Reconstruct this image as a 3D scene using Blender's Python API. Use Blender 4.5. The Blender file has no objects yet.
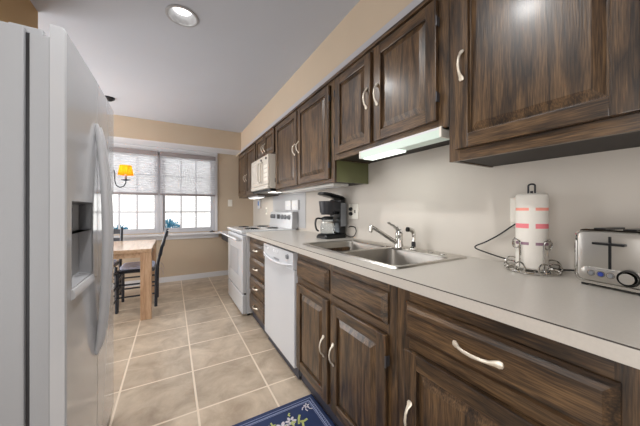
import bpy, bmesh, math, random
from mathutils import Vector, Matrix
random.seed(7)
R = math.radians
sc = bpy.context.scene
col = sc.collection
PI = math.pi

# ------------------------------------------------------------------ camera
F_PX = 258.0
CAM_H = 1.165
yaw = math.atan(148 / F_PX)
cam = bpy.data.cameras.new('camera')
cam.sensor_fit = 'HORIZONTAL'
cam.sensor_width = 36.0
cam.lens = 36.0 * F_PX / 640.0
cam.shift_y = -(213 - 210) / 640.0
cam.clip_start = 0.02
camo = bpy.data.objects.new('camera', cam)
camo.location = (0, 0, CAM_H)
camo.rotation_euler = (PI / 2, 0, -yaw)
col.objects.link(camo)
sc.camera = camo

# ------------------------------------------------------------------ world, sun, large lights, exposure
w = bpy.data.worlds.new('sky')
sc.world = w
w.use_nodes = True
w.node_tree.nodes['Background'].inputs['Color'].default_value = (0.93, 0.97, 1.0, 1)
w.node_tree.nodes['Background'].inputs['Strength'].default_value = 2.3


def light(name, kind, loc, energy, color=(1, 1, 1), rot=(0, 0, 0), **kw):
    d = bpy.data.lights.new(name, kind)
    d.energy = energy
    d.color = color
    for k, v in kw.items():
        setattr(d, k, v)
    o = bpy.data.objects.new(name, d)
    o.location = loc
    o.rotation_euler = rot
    col.objects.link(o)
    return o


light('sun', 'SUN', (0, -6, 8), 1.6, (1, 0.97, 0.92), (R(38), 0, R(12)), angle=R(2))
# unseen fill light added in the opening behind the camera
light('fill_behind_camera', 'AREA', (0.1, -2.45, 1.15), 14, (1, 1, 1), (R(90), 0, 0),
      shape='RECTANGLE', size=1.9, size_y=2.0)
# fill lamp added out of sight behind the refrigerator to brighten the dining end
light('fill_dining_end', 'AREA', (-2.12, 3.55, 1.1), 80, (0.96, 0.98, 1.0), (R(90), 0, R(-90)),
      shape='RECTANGLE', size=1.9, size_y=1.9)

# fill lamp added at the left wall, out of view, to brighten the right wall
light('fill_left_side', 'AREA', (-1.08, -0.15, 1.2), 21, (1, 1, 1), (R(90), 0, R(-90)),
      shape='RECTANGLE', size=1.1, size_y=1.9)

vs = sc.view_settings
vs.view_transform = 'Standard'
vs.look = 'None'
vs.gamma = 1
vs.exposure = 0.22
vs.use_curve_mapping = False

# ------------------------------------------------------------------ materials


def srgb(r, g, b):
    def f(x):
        x /= 255.0
        return x / 12.92 if x <= 0.04045 else ((x + 0.055) / 1.055) ** 2.4
    return (f(r), f(g), f(b), 1)


def mat(name, color, rough=0.5, metal=0.0, coat=0.0, emit=None, estr=0.0, spec=0.5, var=0.0, vscale=20.0, bump=0.0, trans=0.0):
    m = bpy.data.materials.new(name)
    m.use_nodes = True
    nt = m.node_tree
    b = nt.nodes['Principled BSDF']
    b.inputs['Base Color'].default_value = color
    b.inputs['Roughness'].default_value = rough
    b.inputs['Metallic'].default_value = metal
    b.inputs['Coat Weight'].default_value = coat
    b.inputs['Coat Roughness'].default_value = 0.05
    b.inputs['Specular IOR Level'].default_value = spec
    b.inputs['Transmission Weight'].default_value = trans
    if emit:
        b.inputs['Emission Color'].default_value = emit
        b.inputs['Emission Strength'].default_value = estr
    if var > 0 or bump > 0:
        tc = nt.nodes.new('ShaderNodeTexCoord')
        n = nt.nodes.new('ShaderNodeTexNoise')
        n.inputs['Scale'].default_value = vscale
        n.inputs['Detail'].default_value = 4
        nt.links.new(tc.outputs['Object'], n.inputs['Vector'])
        if var > 0:
            r = nt.nodes.new('ShaderNodeValToRGB')
            c0 = [max(0, x * (1 - var)) for x in color[:3]] + [1]
            c1 = [min(1, x * (1 + var)) for x in color[:3]] + [1]
            r.color_ramp.elements[0].color = c0
            r.color_ramp.elements[1].color = c1
            r.color_ramp.elements[0].position = 0.3
            r.color_ramp.elements[1].position = 0.7
            nt.links.new(n.outputs['Fac'], r.inputs['Fac'])
            nt.links.new(r.outputs['Color'], b.inputs['Base Color'])
        if bump > 0:
            bp = nt.nodes.new('ShaderNodeBump')
            bp.inputs['Strength'].default_value = bump
            bp.inputs['Distance'].default_value = 0.01
            nt.links.new(n.outputs['Fac'], bp.inputs['Height'])
            nt.links.new(bp.outputs['Normal'], b.inputs['Normal'])
    return m


def wood(name, along, dark, mid, lightc, rough=0.36, gscale=1.0, coat=0.0):
    """Open grained oak. along = axis the grain runs along (0 x, 1 y, 2 z)."""
    m = bpy.data.materials.new(name)
    m.use_nodes = True
    nt = m.node_tree
    N, L = nt.nodes, nt.links
    b = N['Principled BSDF']
    tc = N.new('ShaderNodeTexCoord')
    oi = N.new('ShaderNodeObjectInfo')
    addv = N.new('ShaderNodeVectorMath'); addv.operation = 'ADD'
    mulr = N.new('ShaderNodeMath'); mulr.operation = 'MULTIPLY'; mulr.inputs[1].default_value = 7.0
    L.new(oi.outputs['Random'], mulr.inputs[0])
    L.new(tc.outputs['Object'], addv.inputs[0])
    L.new(mulr.outputs[0], addv.inputs[1])
    # broad cathedral figure
    mp = N.new('ShaderNodeMapping')
    s = [8.0, 8.0, 8.0]; s[along] = 0.9
    mp.inputs['Scale'].default_value = [x * gscale for x in s]
    L.new(addv.outputs[0], mp.inputs['Vector'])
    n1 = N.new('ShaderNodeTexNoise'); n1.inputs['Scale'].default_value = 1.6; n1.inputs['Detail'].default_value = 2.5
    n1.inputs['Roughness'].default_value = 0.45
    L.new(mp.outputs[0], n1.inputs['Vector'])
    rings = N.new('ShaderNodeMath'); rings.operation = 'MULTIPLY'; rings.inputs[1].default_value = 9.0
    L.new(n1.outputs['Fac'], rings.inputs[0])
    fr = N.new('ShaderNodeMath'); fr.operation = 'PINGPONG'; fr.inputs[1].default_value = 1.0
    L.new(rings.outputs[0], fr.inputs[0])
    pw = N.new('ShaderNodeMath'); pw.operation = 'POWER'; pw.inputs[1].default_value = 0.5
    L.new(fr.outputs[0], pw.inputs[0]); fr = pw
    # fine pores
    mp2 = N.new('ShaderNodeMapping')
    s2 = [300.0, 300.0, 300.0]; s2[along] = 16.0
    mp2.inputs['Scale'].default_value = s2
    L.new(addv.outputs[0], mp2.inputs['Vector'])
    n2 = N.new('ShaderNodeTexNoise'); n2.inputs['Scale'].default_value = 1.0; n2.inputs['Detail'].default_value = 3
    L.new(mp2.outputs[0], n2.inputs['Vector'])
    mx = N.new('ShaderNodeMix'); mx.data_type = 'FLOAT'; mx.inputs[0].default_value = 0.68
    L.new(fr.outputs[0], mx.inputs[2]); L.new(n2.outputs['Fac'], mx.inputs[3])
    r = N.new('ShaderNodeValToRGB')
    e = r.color_ramp.elements
    e[0].position = 0.34; e[0].color = dark
    e[1].position = 0.74; e[1].color = lightc
    k = e.new(0.54); k.color = mid
    L.new(mx.outputs[0], r.inputs['Fac'])
    L.new(r.outputs['Color'], b.inputs['Base Color'])
    bp = N.new('ShaderNodeBump'); bp.inputs['Strength'].default_value = 0.18; bp.inputs['Distance'].default_value = 0.002
    L.new(n2.outputs['Fac'], bp.inputs['Height']); L.new(bp.outputs['Normal'], b.inputs['Normal'])
    b.inputs['Roughness'].default_value = rough
    b.inputs['Coat Weight'].default_value = coat
    b.inputs['Coat Roughness'].default_value = 0.18
    return m


oak = (srgb(32, 22, 14), srgb(66, 48, 31), srgb(106, 81, 54))
WV = wood('dark_oak_upright_grain', 2, *oak, coat=0.25)
WH = wood('dark_oak_level_grain', 1, *oak, coat=0.25)
WX = wood('dark_oak_deep_grain', 0, *oak)
TBL = wood('light_oak_table', 1, srgb(176, 142, 112), srgb(198, 164, 134), srgb(212, 182, 152), rough=0.3, coat=0.3)
TBLV = wood('light_oak_table_leg', 2, srgb(172, 136, 106), srgb(194, 158, 126), srgb(208, 176, 146), rough=0.3, coat=0.3)

M_tan = mat('tan_wall_paint', srgb(190, 173, 152), 0.85, var=0.02, vscale=3)
M_splash = mat('warm_grey_wall_paint', srgb(196, 189, 180), 0.7, var=0.03, vscale=2.5, bump=0.03)
M_ceil = mat('ceiling_paint', srgb(177, 180, 188), 0.9, var=0.01, vscale=2)
M_white = mat('white_trim_paint', srgb(212, 212, 215), 0.45)
M_casing = mat('window_vinyl', srgb(190, 191, 196), 0.45)
M_shadedsoffit = mat('shaded_tan_soffit', srgb(176, 145, 103), 0.85)  # tan wall paint browned, its shade put into the colour
M_appl = mat('white_enamel', srgb(202, 204, 208), 0.22, coat=0.4)
M_fridge = mat('white_fridge_gloss', srgb(188, 190, 194), 0.12, coat=0.7, spec=0.45)
M_fridge_side = mat('white_fridge_matt', srgb(164, 166, 170), 0.45, bump=0.05, vscale=400)
M_handle_w = mat('white_plastic_handle', srgb(204, 205, 209), 0.25, coat=0.5)
M_micro = mat('ivory_enamel', srgb(208, 201, 190), 0.35, coat=0.2)
M_greyplastic = mat('grey_plastic', srgb(120, 122, 126), 0.4)
M_darkgrey = mat('charcoal_plastic', srgb(44, 44, 48), 0.4, spec=0.35)
M_black = mat('black_plastic', srgb(18, 19, 21), 0.32, spec=0.35)
M_blackrub = mat('black_rubber', srgb(22, 22, 24), 0.6)
M_kick = mat('dark_vinyl_kick', srgb(58, 58, 68), 0.5)
M_counter = mat('grey_laminate', srgb(190, 184, 176), 0.3, var=0.03, vscale=120, coat=0.15)
M_edge = mat('laminate_seam', srgb(60, 54, 50), 0.6)
M_steel = mat('brushed_steel', srgb(196, 192, 186), 0.28, metal=1.0, var=0.05, vscale=60)
M_basin = mat('satin_steel_basin', srgb(150, 146, 140), 0.36, metal=1.0, var=0.06, vscale=14)
M_chrome = mat('chrome', srgb(214, 212, 208), 0.08, metal=1.0)
M_nickel = mat('satin_nickel', srgb(222, 213, 198), 0.38, metal=0.5)
M_navy = mat('navy_black_paint', srgb(32, 38, 50), 0.35, coat=0.3)
M_cush = mat('pale_blue_fabric', srgb(206, 214, 242), 0.9, var=0.12, vscale=40, bump=0.2)
M_cush2 = mat('mauve_grey_fabric', srgb(176, 164, 168), 0.9, var=0.15, vscale=40, bump=0.2)
M_paper = mat('white_paper', srgb(226, 221, 213), 0.9, bump=0.15, vscale=220)
M_coral = mat('coral_print', srgb(242, 158, 142), 0.85)
M_pink = mat('rose_print', srgb(234, 130, 138), 0.85)
M_mauve = mat('mauve_print', srgb(150, 120, 135), 0.85)
M_outlet = mat('white_plate_plastic', srgb(228, 224, 214), 0.4)
M_blue = mat('blue_button', srgb(40, 60, 140), 0.4)
M_sticker = mat('blue_label', srgb(60, 120, 190), 0.5)
M_lamp = mat('lamp_emission', (1, 1, 1, 1), 0.5, emit=(1, 0.97, 0.92, 1), estr=1.6)
M_tube = mat('fluorescent_lens', srgb(190, 205, 196), 0.35, emit=(0.86, 1.0, 0.9, 1), estr=0.12)
M_tubelit = mat('fluorescent_tube_glow', (0.9, 1, 0.92, 1), 0.4, emit=(0.9, 1.0, 0.93, 1), estr=1.3)
M_hoodlamp = mat('hood_lamp_lens', (1, 1, 1, 1), 0.4, emit=(1, 0.98, 0.9, 1), estr=1.8)
M_teal = mat('teal_leaves', srgb(20, 120, 150), 0.7, var=0.3, vscale=15)
M_lamptint = mat('lamp_tinted_end_panel', srgb(100, 102, 68), 0.35, var=0.08, vscale=8, coat=0.2)  # oak cabinet sides with the lamp's green cast put into the colour
M_dish = mat('dark_pewter', srgb(80, 80, 84), 0.4, metal=0.4)
M_under = mat('shaded_underside', srgb(38, 30, 25), 0.6)  # shade beneath the wall cabinets put into the colour
M_cover = mat('white_underside', srgb(208, 206, 202), 0.6)
M_dim = mat('grey_print', srgb(130, 132, 136), 0.6)
M_steelpanel = mat('pale_grey_panel', srgb(178, 178, 180), 0.5)


def tile_mat():
    m = bpy.data.materials.new('beige_stone_tile')
    m.use_nodes = True
    nt = m.node_tree; N, L = nt.nodes, nt.links
    b = N['Principled BSDF']
    tc = N.new('ShaderNodeTexCoord')
    mp = N.new('ShaderNodeMapping'); mp.inputs['Location'].default_value = (-0.13 + 4.2, -1.655 + 4.2, 0)
    L.new(tc.outputs['Object'], mp.inputs['Vector'])
    br = N.new('ShaderNodeTexBrick')
    br.offset = 0.0
    br.inputs['Scale'].default_value = 1.0
    br.inputs['Brick Width'].default_value = 0.42
    br.inputs['Row Height'].default_value = 0.42
    br.inputs['Mortar Size'].default_value = 0.007
    br.inputs['Mortar Smooth'].default_value = 0.25
    br.inputs['Color1'].default_value = (0.92, 0.92, 0.92, 1)
    br.inputs['Color2'].default_value = (1.06, 1.06, 1.06, 1)
    L.new(mp.outputs[0], br.inputs['Vector'])
    n = N.new('ShaderNodeTexNoise'); n.inputs['Scale'].default_value = 5.0; n.inputs['Detail'].default_value = 7; n.inputs['Roughness'].default_value = 0.62
    n.inputs['Distortion'].default_value = 0.6
    L.new(tc.outputs['Object'], n.inputs['Vector'])
    r = N.new('ShaderNodeValToRGB')
    r.color_ramp.elements[0].position = 0.3; r.color_ramp.elements[0].color = srgb(160, 143, 124)
    r.color_ramp.elements[1].position = 0.72; r.color_ramp.elements[1].color = srgb(210, 193, 172)
    L.new(n.outputs['Fac'], r.inputs['Fac'])
    mul = N.new('ShaderNodeMix'); mul.data_type = 'RGBA'; mul.blend_type = 'MULTIPLY'; mul.inputs[0].default_value = 1.0
    L.new(r.outputs['Color'], mul.inputs[6]); L.new(br.outputs['Color'], mul.inputs[7])
    mx = N.new('ShaderNodeMix'); mx.data_type = 'RGBA'
    L.new(br.outputs['Fac'], mx.inputs[0]); L.new(mul.outputs[2], mx.inputs[6]); mx.inputs[7].default_value = srgb(228, 212, 192)
    L.new(mx.outputs[2], b.inputs['Base Color'])
    b.inputs['Roughness'].default_value = 0.36
    n3 = N.new('ShaderNodeTexNoise'); n3.inputs['Scale'].default_value = 22; n3.inputs['Detail'].default_value = 5
    L.new(tc.outputs['Object'], n3.inputs['Vector'])
    sub = N.new('ShaderNodeMath'); sub.operation = 'SUBTRACT'
    L.new(n3.outputs['Fac'], sub.inputs[0]); L.new(br.outputs['Fac'], sub.inputs[1])
    bp = N.new('ShaderNodeBump'); bp.inputs['Strength'].default_value = 0.35; bp.inputs['Distance'].default_value = 0.006
    L.new(sub.outputs[0], bp.inputs['Height']); L.new(bp.outputs['Normal'], b.inputs['Normal'])
    return m


def glass_mat():
    m = bpy.data.materials.new('window_glass')
    m.use_nodes = True
    nt = m.node_tree; N, L = nt.nodes, nt.links
    N.remove(N['Principled BSDF'])
    t = N.new('ShaderNodeBsdfTransparent'); g = N.new('ShaderNodeBsdfGlossy'); g.inputs['Roughness'].default_value = 0.02
    fz = N.new('ShaderNodeFresnel'); fz.inputs['IOR'].default_value = 1.35
    mx = N.new('ShaderNodeMixShader')
    L.new(fz.outputs[0], mx.inputs[0]); L.new(t.outputs[0], mx.inputs[1]); L.new(g.outputs[0], mx.inputs[2])
    L.new(mx.outputs[0], N['Material Output'].inputs['Surface'])
    return m


def cloth_mat(name, color, tfac, tcolor=None, wv=0.0, clear=0.0):
    """diffuse + translucent fabric (blinds, lamp shades); clear = openness of the weave"""
    m = bpy.data.materials.new(name)
    m.use_nodes = True
    nt = m.node_tree; N, L = nt.nodes, nt.links
    N.remove(N['Principled BSDF'])
    d = N.new('ShaderNodeBsdfDiffuse'); t = N.new('ShaderNodeBsdfTranslucent')
    d.inputs['Color'].default_value = color; t.inputs['Color'].default_value = tcolor or color
    mx = N.new('ShaderNodeMixShader'); mx.inputs[0].default_value = tfac
    L.new(d.outputs[0], mx.inputs[1]); L.new(t.outputs[0], mx.inputs[2])
    out = mx
    if wv > 0:
        tc = N.new('ShaderNodeTexCoord'); mp = N.new('ShaderNodeMapping'); mp.inputs['Scale'].default_value = (6, 6, 70)
        n = N.new('ShaderNodeTexNoise'); n.inputs['Scale'].default_value = 1.5; n.inputs['Detail'].default_value = 4
        L.new(tc.outputs['Object'], mp.inputs['Vector']); L.new(mp.outputs[0], n.inputs['Vector'])
        r = N.new('ShaderNodeValToRGB')
        r.color_ramp.elements[0].position = 0.35; r.color_ramp.elements[0].color = [x * (1 - wv) for x in color[:3]] + [1]
        r.color_ramp.elements[1].position = 0.65; r.color_ramp.elements[1].color = color
        L.new(n.outputs['Fac'], r.inputs['Fac'])
        L.new(r.outputs['Color'], d.inputs['Color']); L.new(r.outputs['Color'], t.inputs['Color'])
    if clear > 0:
        tr = N.new('ShaderNodeBsdfTransparent')
        m2 = N.new('ShaderNodeMixShader'); m2.inputs[0].default_value = clear
        L.new(mx.outputs[0], m2.inputs[1]); L.new(tr.outputs[0], m2.inputs[2])
        out = m2
    L.new(out.outputs[0], N['Material Output'].inputs['Surface'])
    return m


def brick_mat():
    m = bpy.data.materials.new('white_brick')
    m.use_nodes = True
    nt = m.node_tree; N, L = nt.nodes, nt.links
    b = N['Principled BSDF']
    tc = N.new('ShaderNodeTexCoord'); mp = N.new('ShaderNodeMapping'); mp.inputs['Rotation'].default_value = (R(90), 0, 0)
    L.new(tc.outputs['Object'], mp.inputs['Vector'])
    br = N.new('ShaderNodeTexBrick')
    br.inputs['Scale'].default_value = 1
    br.inputs['Brick Width'].default_value = 0.16; br.inputs['Row Height'].default_value = 0.06; br.inputs['Mortar Size'].default_value = 0.006
    br.inputs['Color1'].default_value = srgb(243, 241, 238); br.inputs['Color2'].default_value = srgb(250, 250, 250); br.inputs['Mortar'].default_value = srgb(212, 208, 204)
    L.new(mp.outputs[0], br.inputs['Vector']); L.new(br.outputs['Color'], b.inputs['Base Color'])
    b.inputs['Roughness'].default_value = 0.9
    return m


M_tile = tile_mat()
M_glass = glass_mat()
M_shade = cloth_mat('pleated_shade_cloth', srgb(226, 226, 230), 0.55, wv=0.22, clear=0.10)
M_rail = mat('taupe_blind_rail', srgb(136, 128, 128), 0.5)
M_lampshade = cloth_mat('amber_lamp_shade', srgb(246, 160, 30), 0.5, tcolor=srgb(255, 170, 45))
M_brick = brick_mat()


def clearglass():
    m = bpy.data.materials.new('carafe_glass')
    m.use_nodes = True
    b = m.node_tree.nodes['Principled BSDF']
    b.inputs['Base Color'].default_value = (0.75, 0.8, 0.82, 1)
    b.inputs['Transmission Weight'].default_value = 0.9
    b.inputs['Roughness'].default_value = 0.03
    b.inputs['IOR'].default_value = 1.25
    return m


M_carafe = clearglass()

# ------------------------------------------------------------------ mesh building


class MB:
    def __init__(self):
        self.bm = bmesh.new()
        self.wn = False

    def _setmat(self, faces, mi):
        for f in faces:
            f.material_index = mi

    def box(self, x0, x1, y0, y1, z0, z1, bev=0.0, mi=0, seg=2):
        r = bmesh.ops.create_cube(self.bm, size=1.0)
        vs_ = r['verts']
        for v in vs_:
            v.co = Vector(((x0 + x1) / 2 + v.co.x * (x1 - x0), (y0 + y1) / 2 + v.co.y * (y1 - y0), (z0 + z1) / 2 + v.co.z * (z1 - z0)))
        fs = set(f for v in vs_ for f in v.link_faces)
        self._setmat(fs, mi)
        if bev > 0:
            self.wn = True
            es = list(set(e for v in vs_ for e in v.link_edges))
            o = bmesh.ops.bevel(self.bm, geom=es, offset=bev, segments=seg, affect='EDGES', profile=0.5, clamp_overlap=True)
            self._setmat(o['faces'], mi)
        return self

    def loft(self, rings, mi=0, cap=True, closed=True):
        """rings: lists of equal-length point loops; mi int or function(i,j)"""
        bm = self.bm
        V = [[bm.verts.new(p) for p in ring] for ring in rings]
        n = len(V[0])
        for i in range(len(V) - 1):
            for j in range(n if closed else n - 1):
                k = (j + 1) % n
                try:
                    f = bm.faces.new((V[i][j], V[i][k], V[i + 1][k], V[i + 1][j]))
                    f.material_index = mi(i, j) if callable(mi) else mi
                except ValueError:
                    pass
        if cap and closed:
            for ring, rev in ((V[0], True), (V[-1], False)):
                try:
                    f = bm.faces.new(ring[::-1] if rev else ring)
                    f.material_index = mi(0, 0) if callable(mi) else mi
                except ValueError:
                    pass
        return self

    def tube(self, pts, rad, seg=10, mi=0, flat=None, up=None):
        """rad: number or list; flat: (a,b) multipliers per point or one pair"""
        pts = [Vector(p) for p in pts]
        n = len(pts)
        rads = rad if isinstance(rad, (list, tuple)) else [rad] * n
        rings = []
        prev = None
        for i, p in enumerate(pts):
            t = (pts[min(i + 1, n - 1)] - pts[max(i - 1, 0)])
            if t.length < 1e-9:
                t = Vector((0, 0, 1))
            t.normalize()
            if prev is None:
                a = Vector(up) if up else (Vector((0, 0, 1)) if abs(t.z) < 0.9 else Vector((1, 0, 0)))
            else:
                a = prev
            u = (a - t * a.dot(t))
            if u.length < 1e-6:
                u = t.orthogonal()
            u.normalize()
            prev = u
            v = t.cross(u)
            fa, fb = (1, 1)
            if flat:
                fa, fb = flat[i] if isinstance(flat[0], (list, tuple)) else flat
            rings.append([p + u * (math.cos(2 * PI * k / seg) * rads[i] * fa) + v * (math.sin(2 * PI * k / seg) * rads[i] * fb) for k in range(seg)])
        return self.loft(rings, mi)

    def lathe(self, prof, c=(0, 0, 0), axis='z', seg=24, mi=0, cap=True):
        rings = []
        c = Vector(c)
        for r, h in prof:
            ring = []
            for k in range(seg):
                a = 2 * PI * k / seg
                x, y = r * math.cos(a), r * math.sin(a)
                p = {'z': Vector((x, y, h)), 'x': Vector((h, x, y)), 'y': Vector((y, h, x))}[axis]
                ring.append(c + p)
            rings.append(ring)
        return self.loft(rings, mi, cap)

    def prism(self, poly, lo, hi, axis='z', mi=0):
        def P(a, b, h):
            return {'z': (a, b, h), 'x': (h, a, b), 'y': (a, h, b)}[axis]
        return self.loft([[P(a, b, lo) for a, b in poly], [P(a, b, hi) for a, b in poly]], mi)

    def disc(self, c, r, seg=20, n=(0, 0, 1), th=0.002, mi=0):
        c = Vector(c); n = Vector(n).normalized(); u = n.orthogonal().normalized(); v = n.cross(u)
        rg = lambda o: [c + n * o + u * (r * math.cos(2 * PI * k / seg)) + v * (r * math.sin(2 * PI * k / seg)) for k in range(seg)]
        return self.loft([rg(0), rg(th)], mi)

    def build(self, name, mats, parent=None, loc=(0, 0, 0), angle=35, rot=(0, 0, 0)):
        bmesh.ops.recalc_face_normals(self.bm, faces=self.bm.faces)
        me = bpy.data.meshes.new(name)
        self.bm.to_mesh(me)
        self.bm.free()
        if not isinstance(mats, (list, tuple)):
            mats = [mats]
        for m in mats:
            me.materials.append(m)
        me.polygons.foreach_set('use_smooth', [True] * len(me.polygons))
        me.set_sharp_from_angle(angle=R(angle))
        o = bpy.data.objects.new(name, me)
        col.objects.link(o)
        o.location = loc
        o.rotation_euler = rot
        if self.wn:
            md = o.modifiers.new('even_shading', 'WEIGHTED_NORMAL')
            md.keep_sharp = True
        if parent:
            o.parent = parent
        return o


def tag(o, label=None, cat=None, group=None, kind=None):
    if label: o['label'] = label
    if cat: o['category'] = cat
    if group: o['group'] = group
    if kind: o['kind'] = kind
    return o


def thing(name, label, cat, loc=(0, 0, 0), rz=0.0, group=None):
    o = bpy.data.objects.new(name, None)
    o.empty_display_size = 0.1
    o.location = loc
    o.rotation_euler = (0, 0, rz)
    col.objects.link(o)
    return tag(o, label, cat, group)


def struct(o):
    o['kind'] = 'structure'
    return o


def arc(c, r, a0, a1, n, plane='xz'):
    out = []
    for i in range(n + 1):
        a = a0 + (a1 - a0) * i / n
        p, q = r * math.cos(a), r * math.sin(a)
        out.append({'xz': (c[0] + p, c[1], c[2] + q), 'yz': (c[0], c[1] + p, c[2] + q), 'xy': (c[0] + p, c[1] + q, c[2])}[plane])
    return out


def rrect(x0, x1, y0, y1, r, n=5):
    pts = []
    for cx, cy, a in ((x1 - r, y1 - r, 0), (x0 + r, y1 - r, 90), (x0 + r, y0 + r, 180), (x1 - r, y0 + r, 270)):
        for i in range(n + 1):
            t = R(a + 90 * i / n)
            pts.append((cx + r * math.cos(t), cy + r * math.sin(t)))
    return pts


def spline(pts, n=8):
    P = [Vector(p) for p in pts]
    out = []
    for i in range(len(P) - 1):
        p0, p1, p2, p3 = P[max(i - 1, 0)], P[i], P[i + 1], P[min(i + 2, len(P) - 1)]
        for k in range(n):
            t = k / n
            out.append(0.5 * ((2 * p1) + (p2 - p0) * t + (2 * p0 - 5 * p1 + 4 * p2 - p3) * t * t + (-p0 + 3 * p1 - 3 * p2 + p3) * t ** 3))
    out.append(P[-1])
    return out


# ------------------------------------------------------------------ room shell
XW, YF, ZC = 1.33, 4.85, 2.469
XL, YB = -2.2, -2.5
ZS = 2.17
struct(MB().box(XL, XW + 0.1, YB - 1.5, YF, -0.1, 0.0).build('floor', M_tile))
# ceiling with the round cut-out of the recessed light
CANX, CANY, CANR = 0.06, 1.965, 0.088


def ceiling():
    mb = MB(); bm = mb.bm
    seg = 32
    outer = []
    x0, x1, y0, y1 = XL - 0.1, XW + 0.1, YB - 1.5, YF + 0.1
    for k in range(seg):
        a = 2 * PI * k / seg
        dx, dy = math.cos(a), math.sin(a)
        t = min(((x1 - CANX) / dx if dx > 1e-9 else 1e9), ((x0 - CANX) / dx if dx < -1e-9 else 1e9),
                ((y1 - CANY) / dy if dy > 1e-9 else 1e9), ((y0 - CANY) / dy if dy < -1e-9 else 1e9))
        outer.append((CANX + dx * t, CANY + dy * t))
    # corners folded into the nearest ring point
    for cx, cy in ((x0, y0), (x0, y1), (x1, y0), (x1, y1)):
        k = min(range(seg), key=lambda i: abs(math.atan2(outer[i][1] - CANY, outer[i][0] - CANX) - math.atan2(cy - CANY, cx - CANX)))
        outer[k] = (cx, cy)
    inner = [(CANX + CANR * math.cos(2 * PI * k / seg), CANY + CANR * math.sin(2 * PI * k / seg)) for k in range(seg)]
    mb.loft([[(a, b, ZC) for a, b in outer], [(a, b, ZC) for a, b in inner], [(a, b, ZC + 0.02) for a, b in inner], [(a, b, ZC + 0.02) for a, b in outer],
             [(a, b, ZC) for a, b in outer]], cap=False)
    return mb.build('ceiling', M_ceil)


struct(ceiling())
struct(MB().box(XW, XW + 0.1, YB - 1.5, YF + 0.1, 0, ZC).build('wall_right', M_splash))
# far wall with the window opening
WX0, WX1, WZ0, WZ1 = -0.99, 0.66, 0.80, 2.075
mb = MB()
mb.box(XL, WX0, YF, YF + 0.12, 0, ZC).box(WX1, XW, YF, YF + 0.12, 0, ZC).box(WX0, WX1, YF, YF + 0.12, 0, WZ0).box(WX0, WX1, YF, YF + 0.12, WZ1, ZC)
struct(mb.build('wall_far', M_tan))
struct(MB().box(XL - 0.1, XL, 2.4, YF + 0.12, 0, ZC).build('wall_left', M_tan))
struct(MB().box(-1.2, -1.1, YB - 1.5, 2.4, 0, ZC).box(XL, -1.1, 2.3, 2.4, 0, ZC).build('wall_alcove', M_tan))
struct(MB().box(-1.2, XW + 0.1, YB - 1.6, YB - 1.5, 0, ZC).build('wall_light_block', M_tan))  # unseen wall added to close off sky light from the opening
struct(MB().box(-1.1, -0.95, YB - 0.1, YB, 0, ZC).box(1.1, XW, YB - 0.1, YB, 0, ZC).box(-0.95, 1.1, YB - 0.1, YB, 2.15, ZC).build('wall_back', M_tan))
# dropped soffits
struct(MB().box(1.014, XW, YB, YF, ZS - 0.04, ZC).build('wall_soffit_right', M_tan))
struct(MB().box(XL, 1.014, 4.455, YF, ZS, ZC, mi=0).build('wall_soffit_far', M_tan))
struct(MB().box(XL, 1.014, 4.457, YF, ZS - 0.006, ZS).build('trim_3', M_white))
struct(MB().box(-1.1, -0.766, YB, 2.4, 2.13, ZC).build('wall_soffit_left', M_shadedsoffit))
struct(MB().box(1.006, 1.014, YB, 4.455, ZS - 0.045, ZS + 0.002).build('trim_1', mat('shaded_white_trim', srgb(172, 171, 176), 0.6)))  # white strip greyed, the shade it lies in put into the colour
# baseboards
struct(MB().box(XL, XW, YF - 0.014, YF, 0, 0.085, 0.003).build('baseboard_far', M_white))
struct(MB().box(XL, XL + 0.014, 2.4, YF - 0.014, 0, 0.085, 0.003).build('baseboard_left', M_white))

# window casing, stool and apron
mb = MB()
mb.box(WX1 - 0.005, WX1 + 0.035, YF - 0.016, YF, WZ0, WZ1 + 0.05, 0.003)
mb.box(WX0 - 0.06, WX0 + 0.005, YF - 0.016, YF, WZ0, WZ1 + 0.05, 0.003)
mb.box(WX0 - 0.06, WX1 + 0.035, YF - 0.018, YF, WZ1 - 0.005, ZS - 0.006, 0.003)
struct(mb.build('trim_2', M_white))
mb = MB()
mb.box(WX0 - 0.08, WX1 + 0.07, YF - 0.12, YF + 0.06, 0.755, 0.785, 0.006)
mb.box(WX0 - 0.05, WX1 + 0.05, YF - 0.03, YF, 0.685, 0.755, 0.006)
struct(mb.build('trim_4', M_white))


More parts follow.
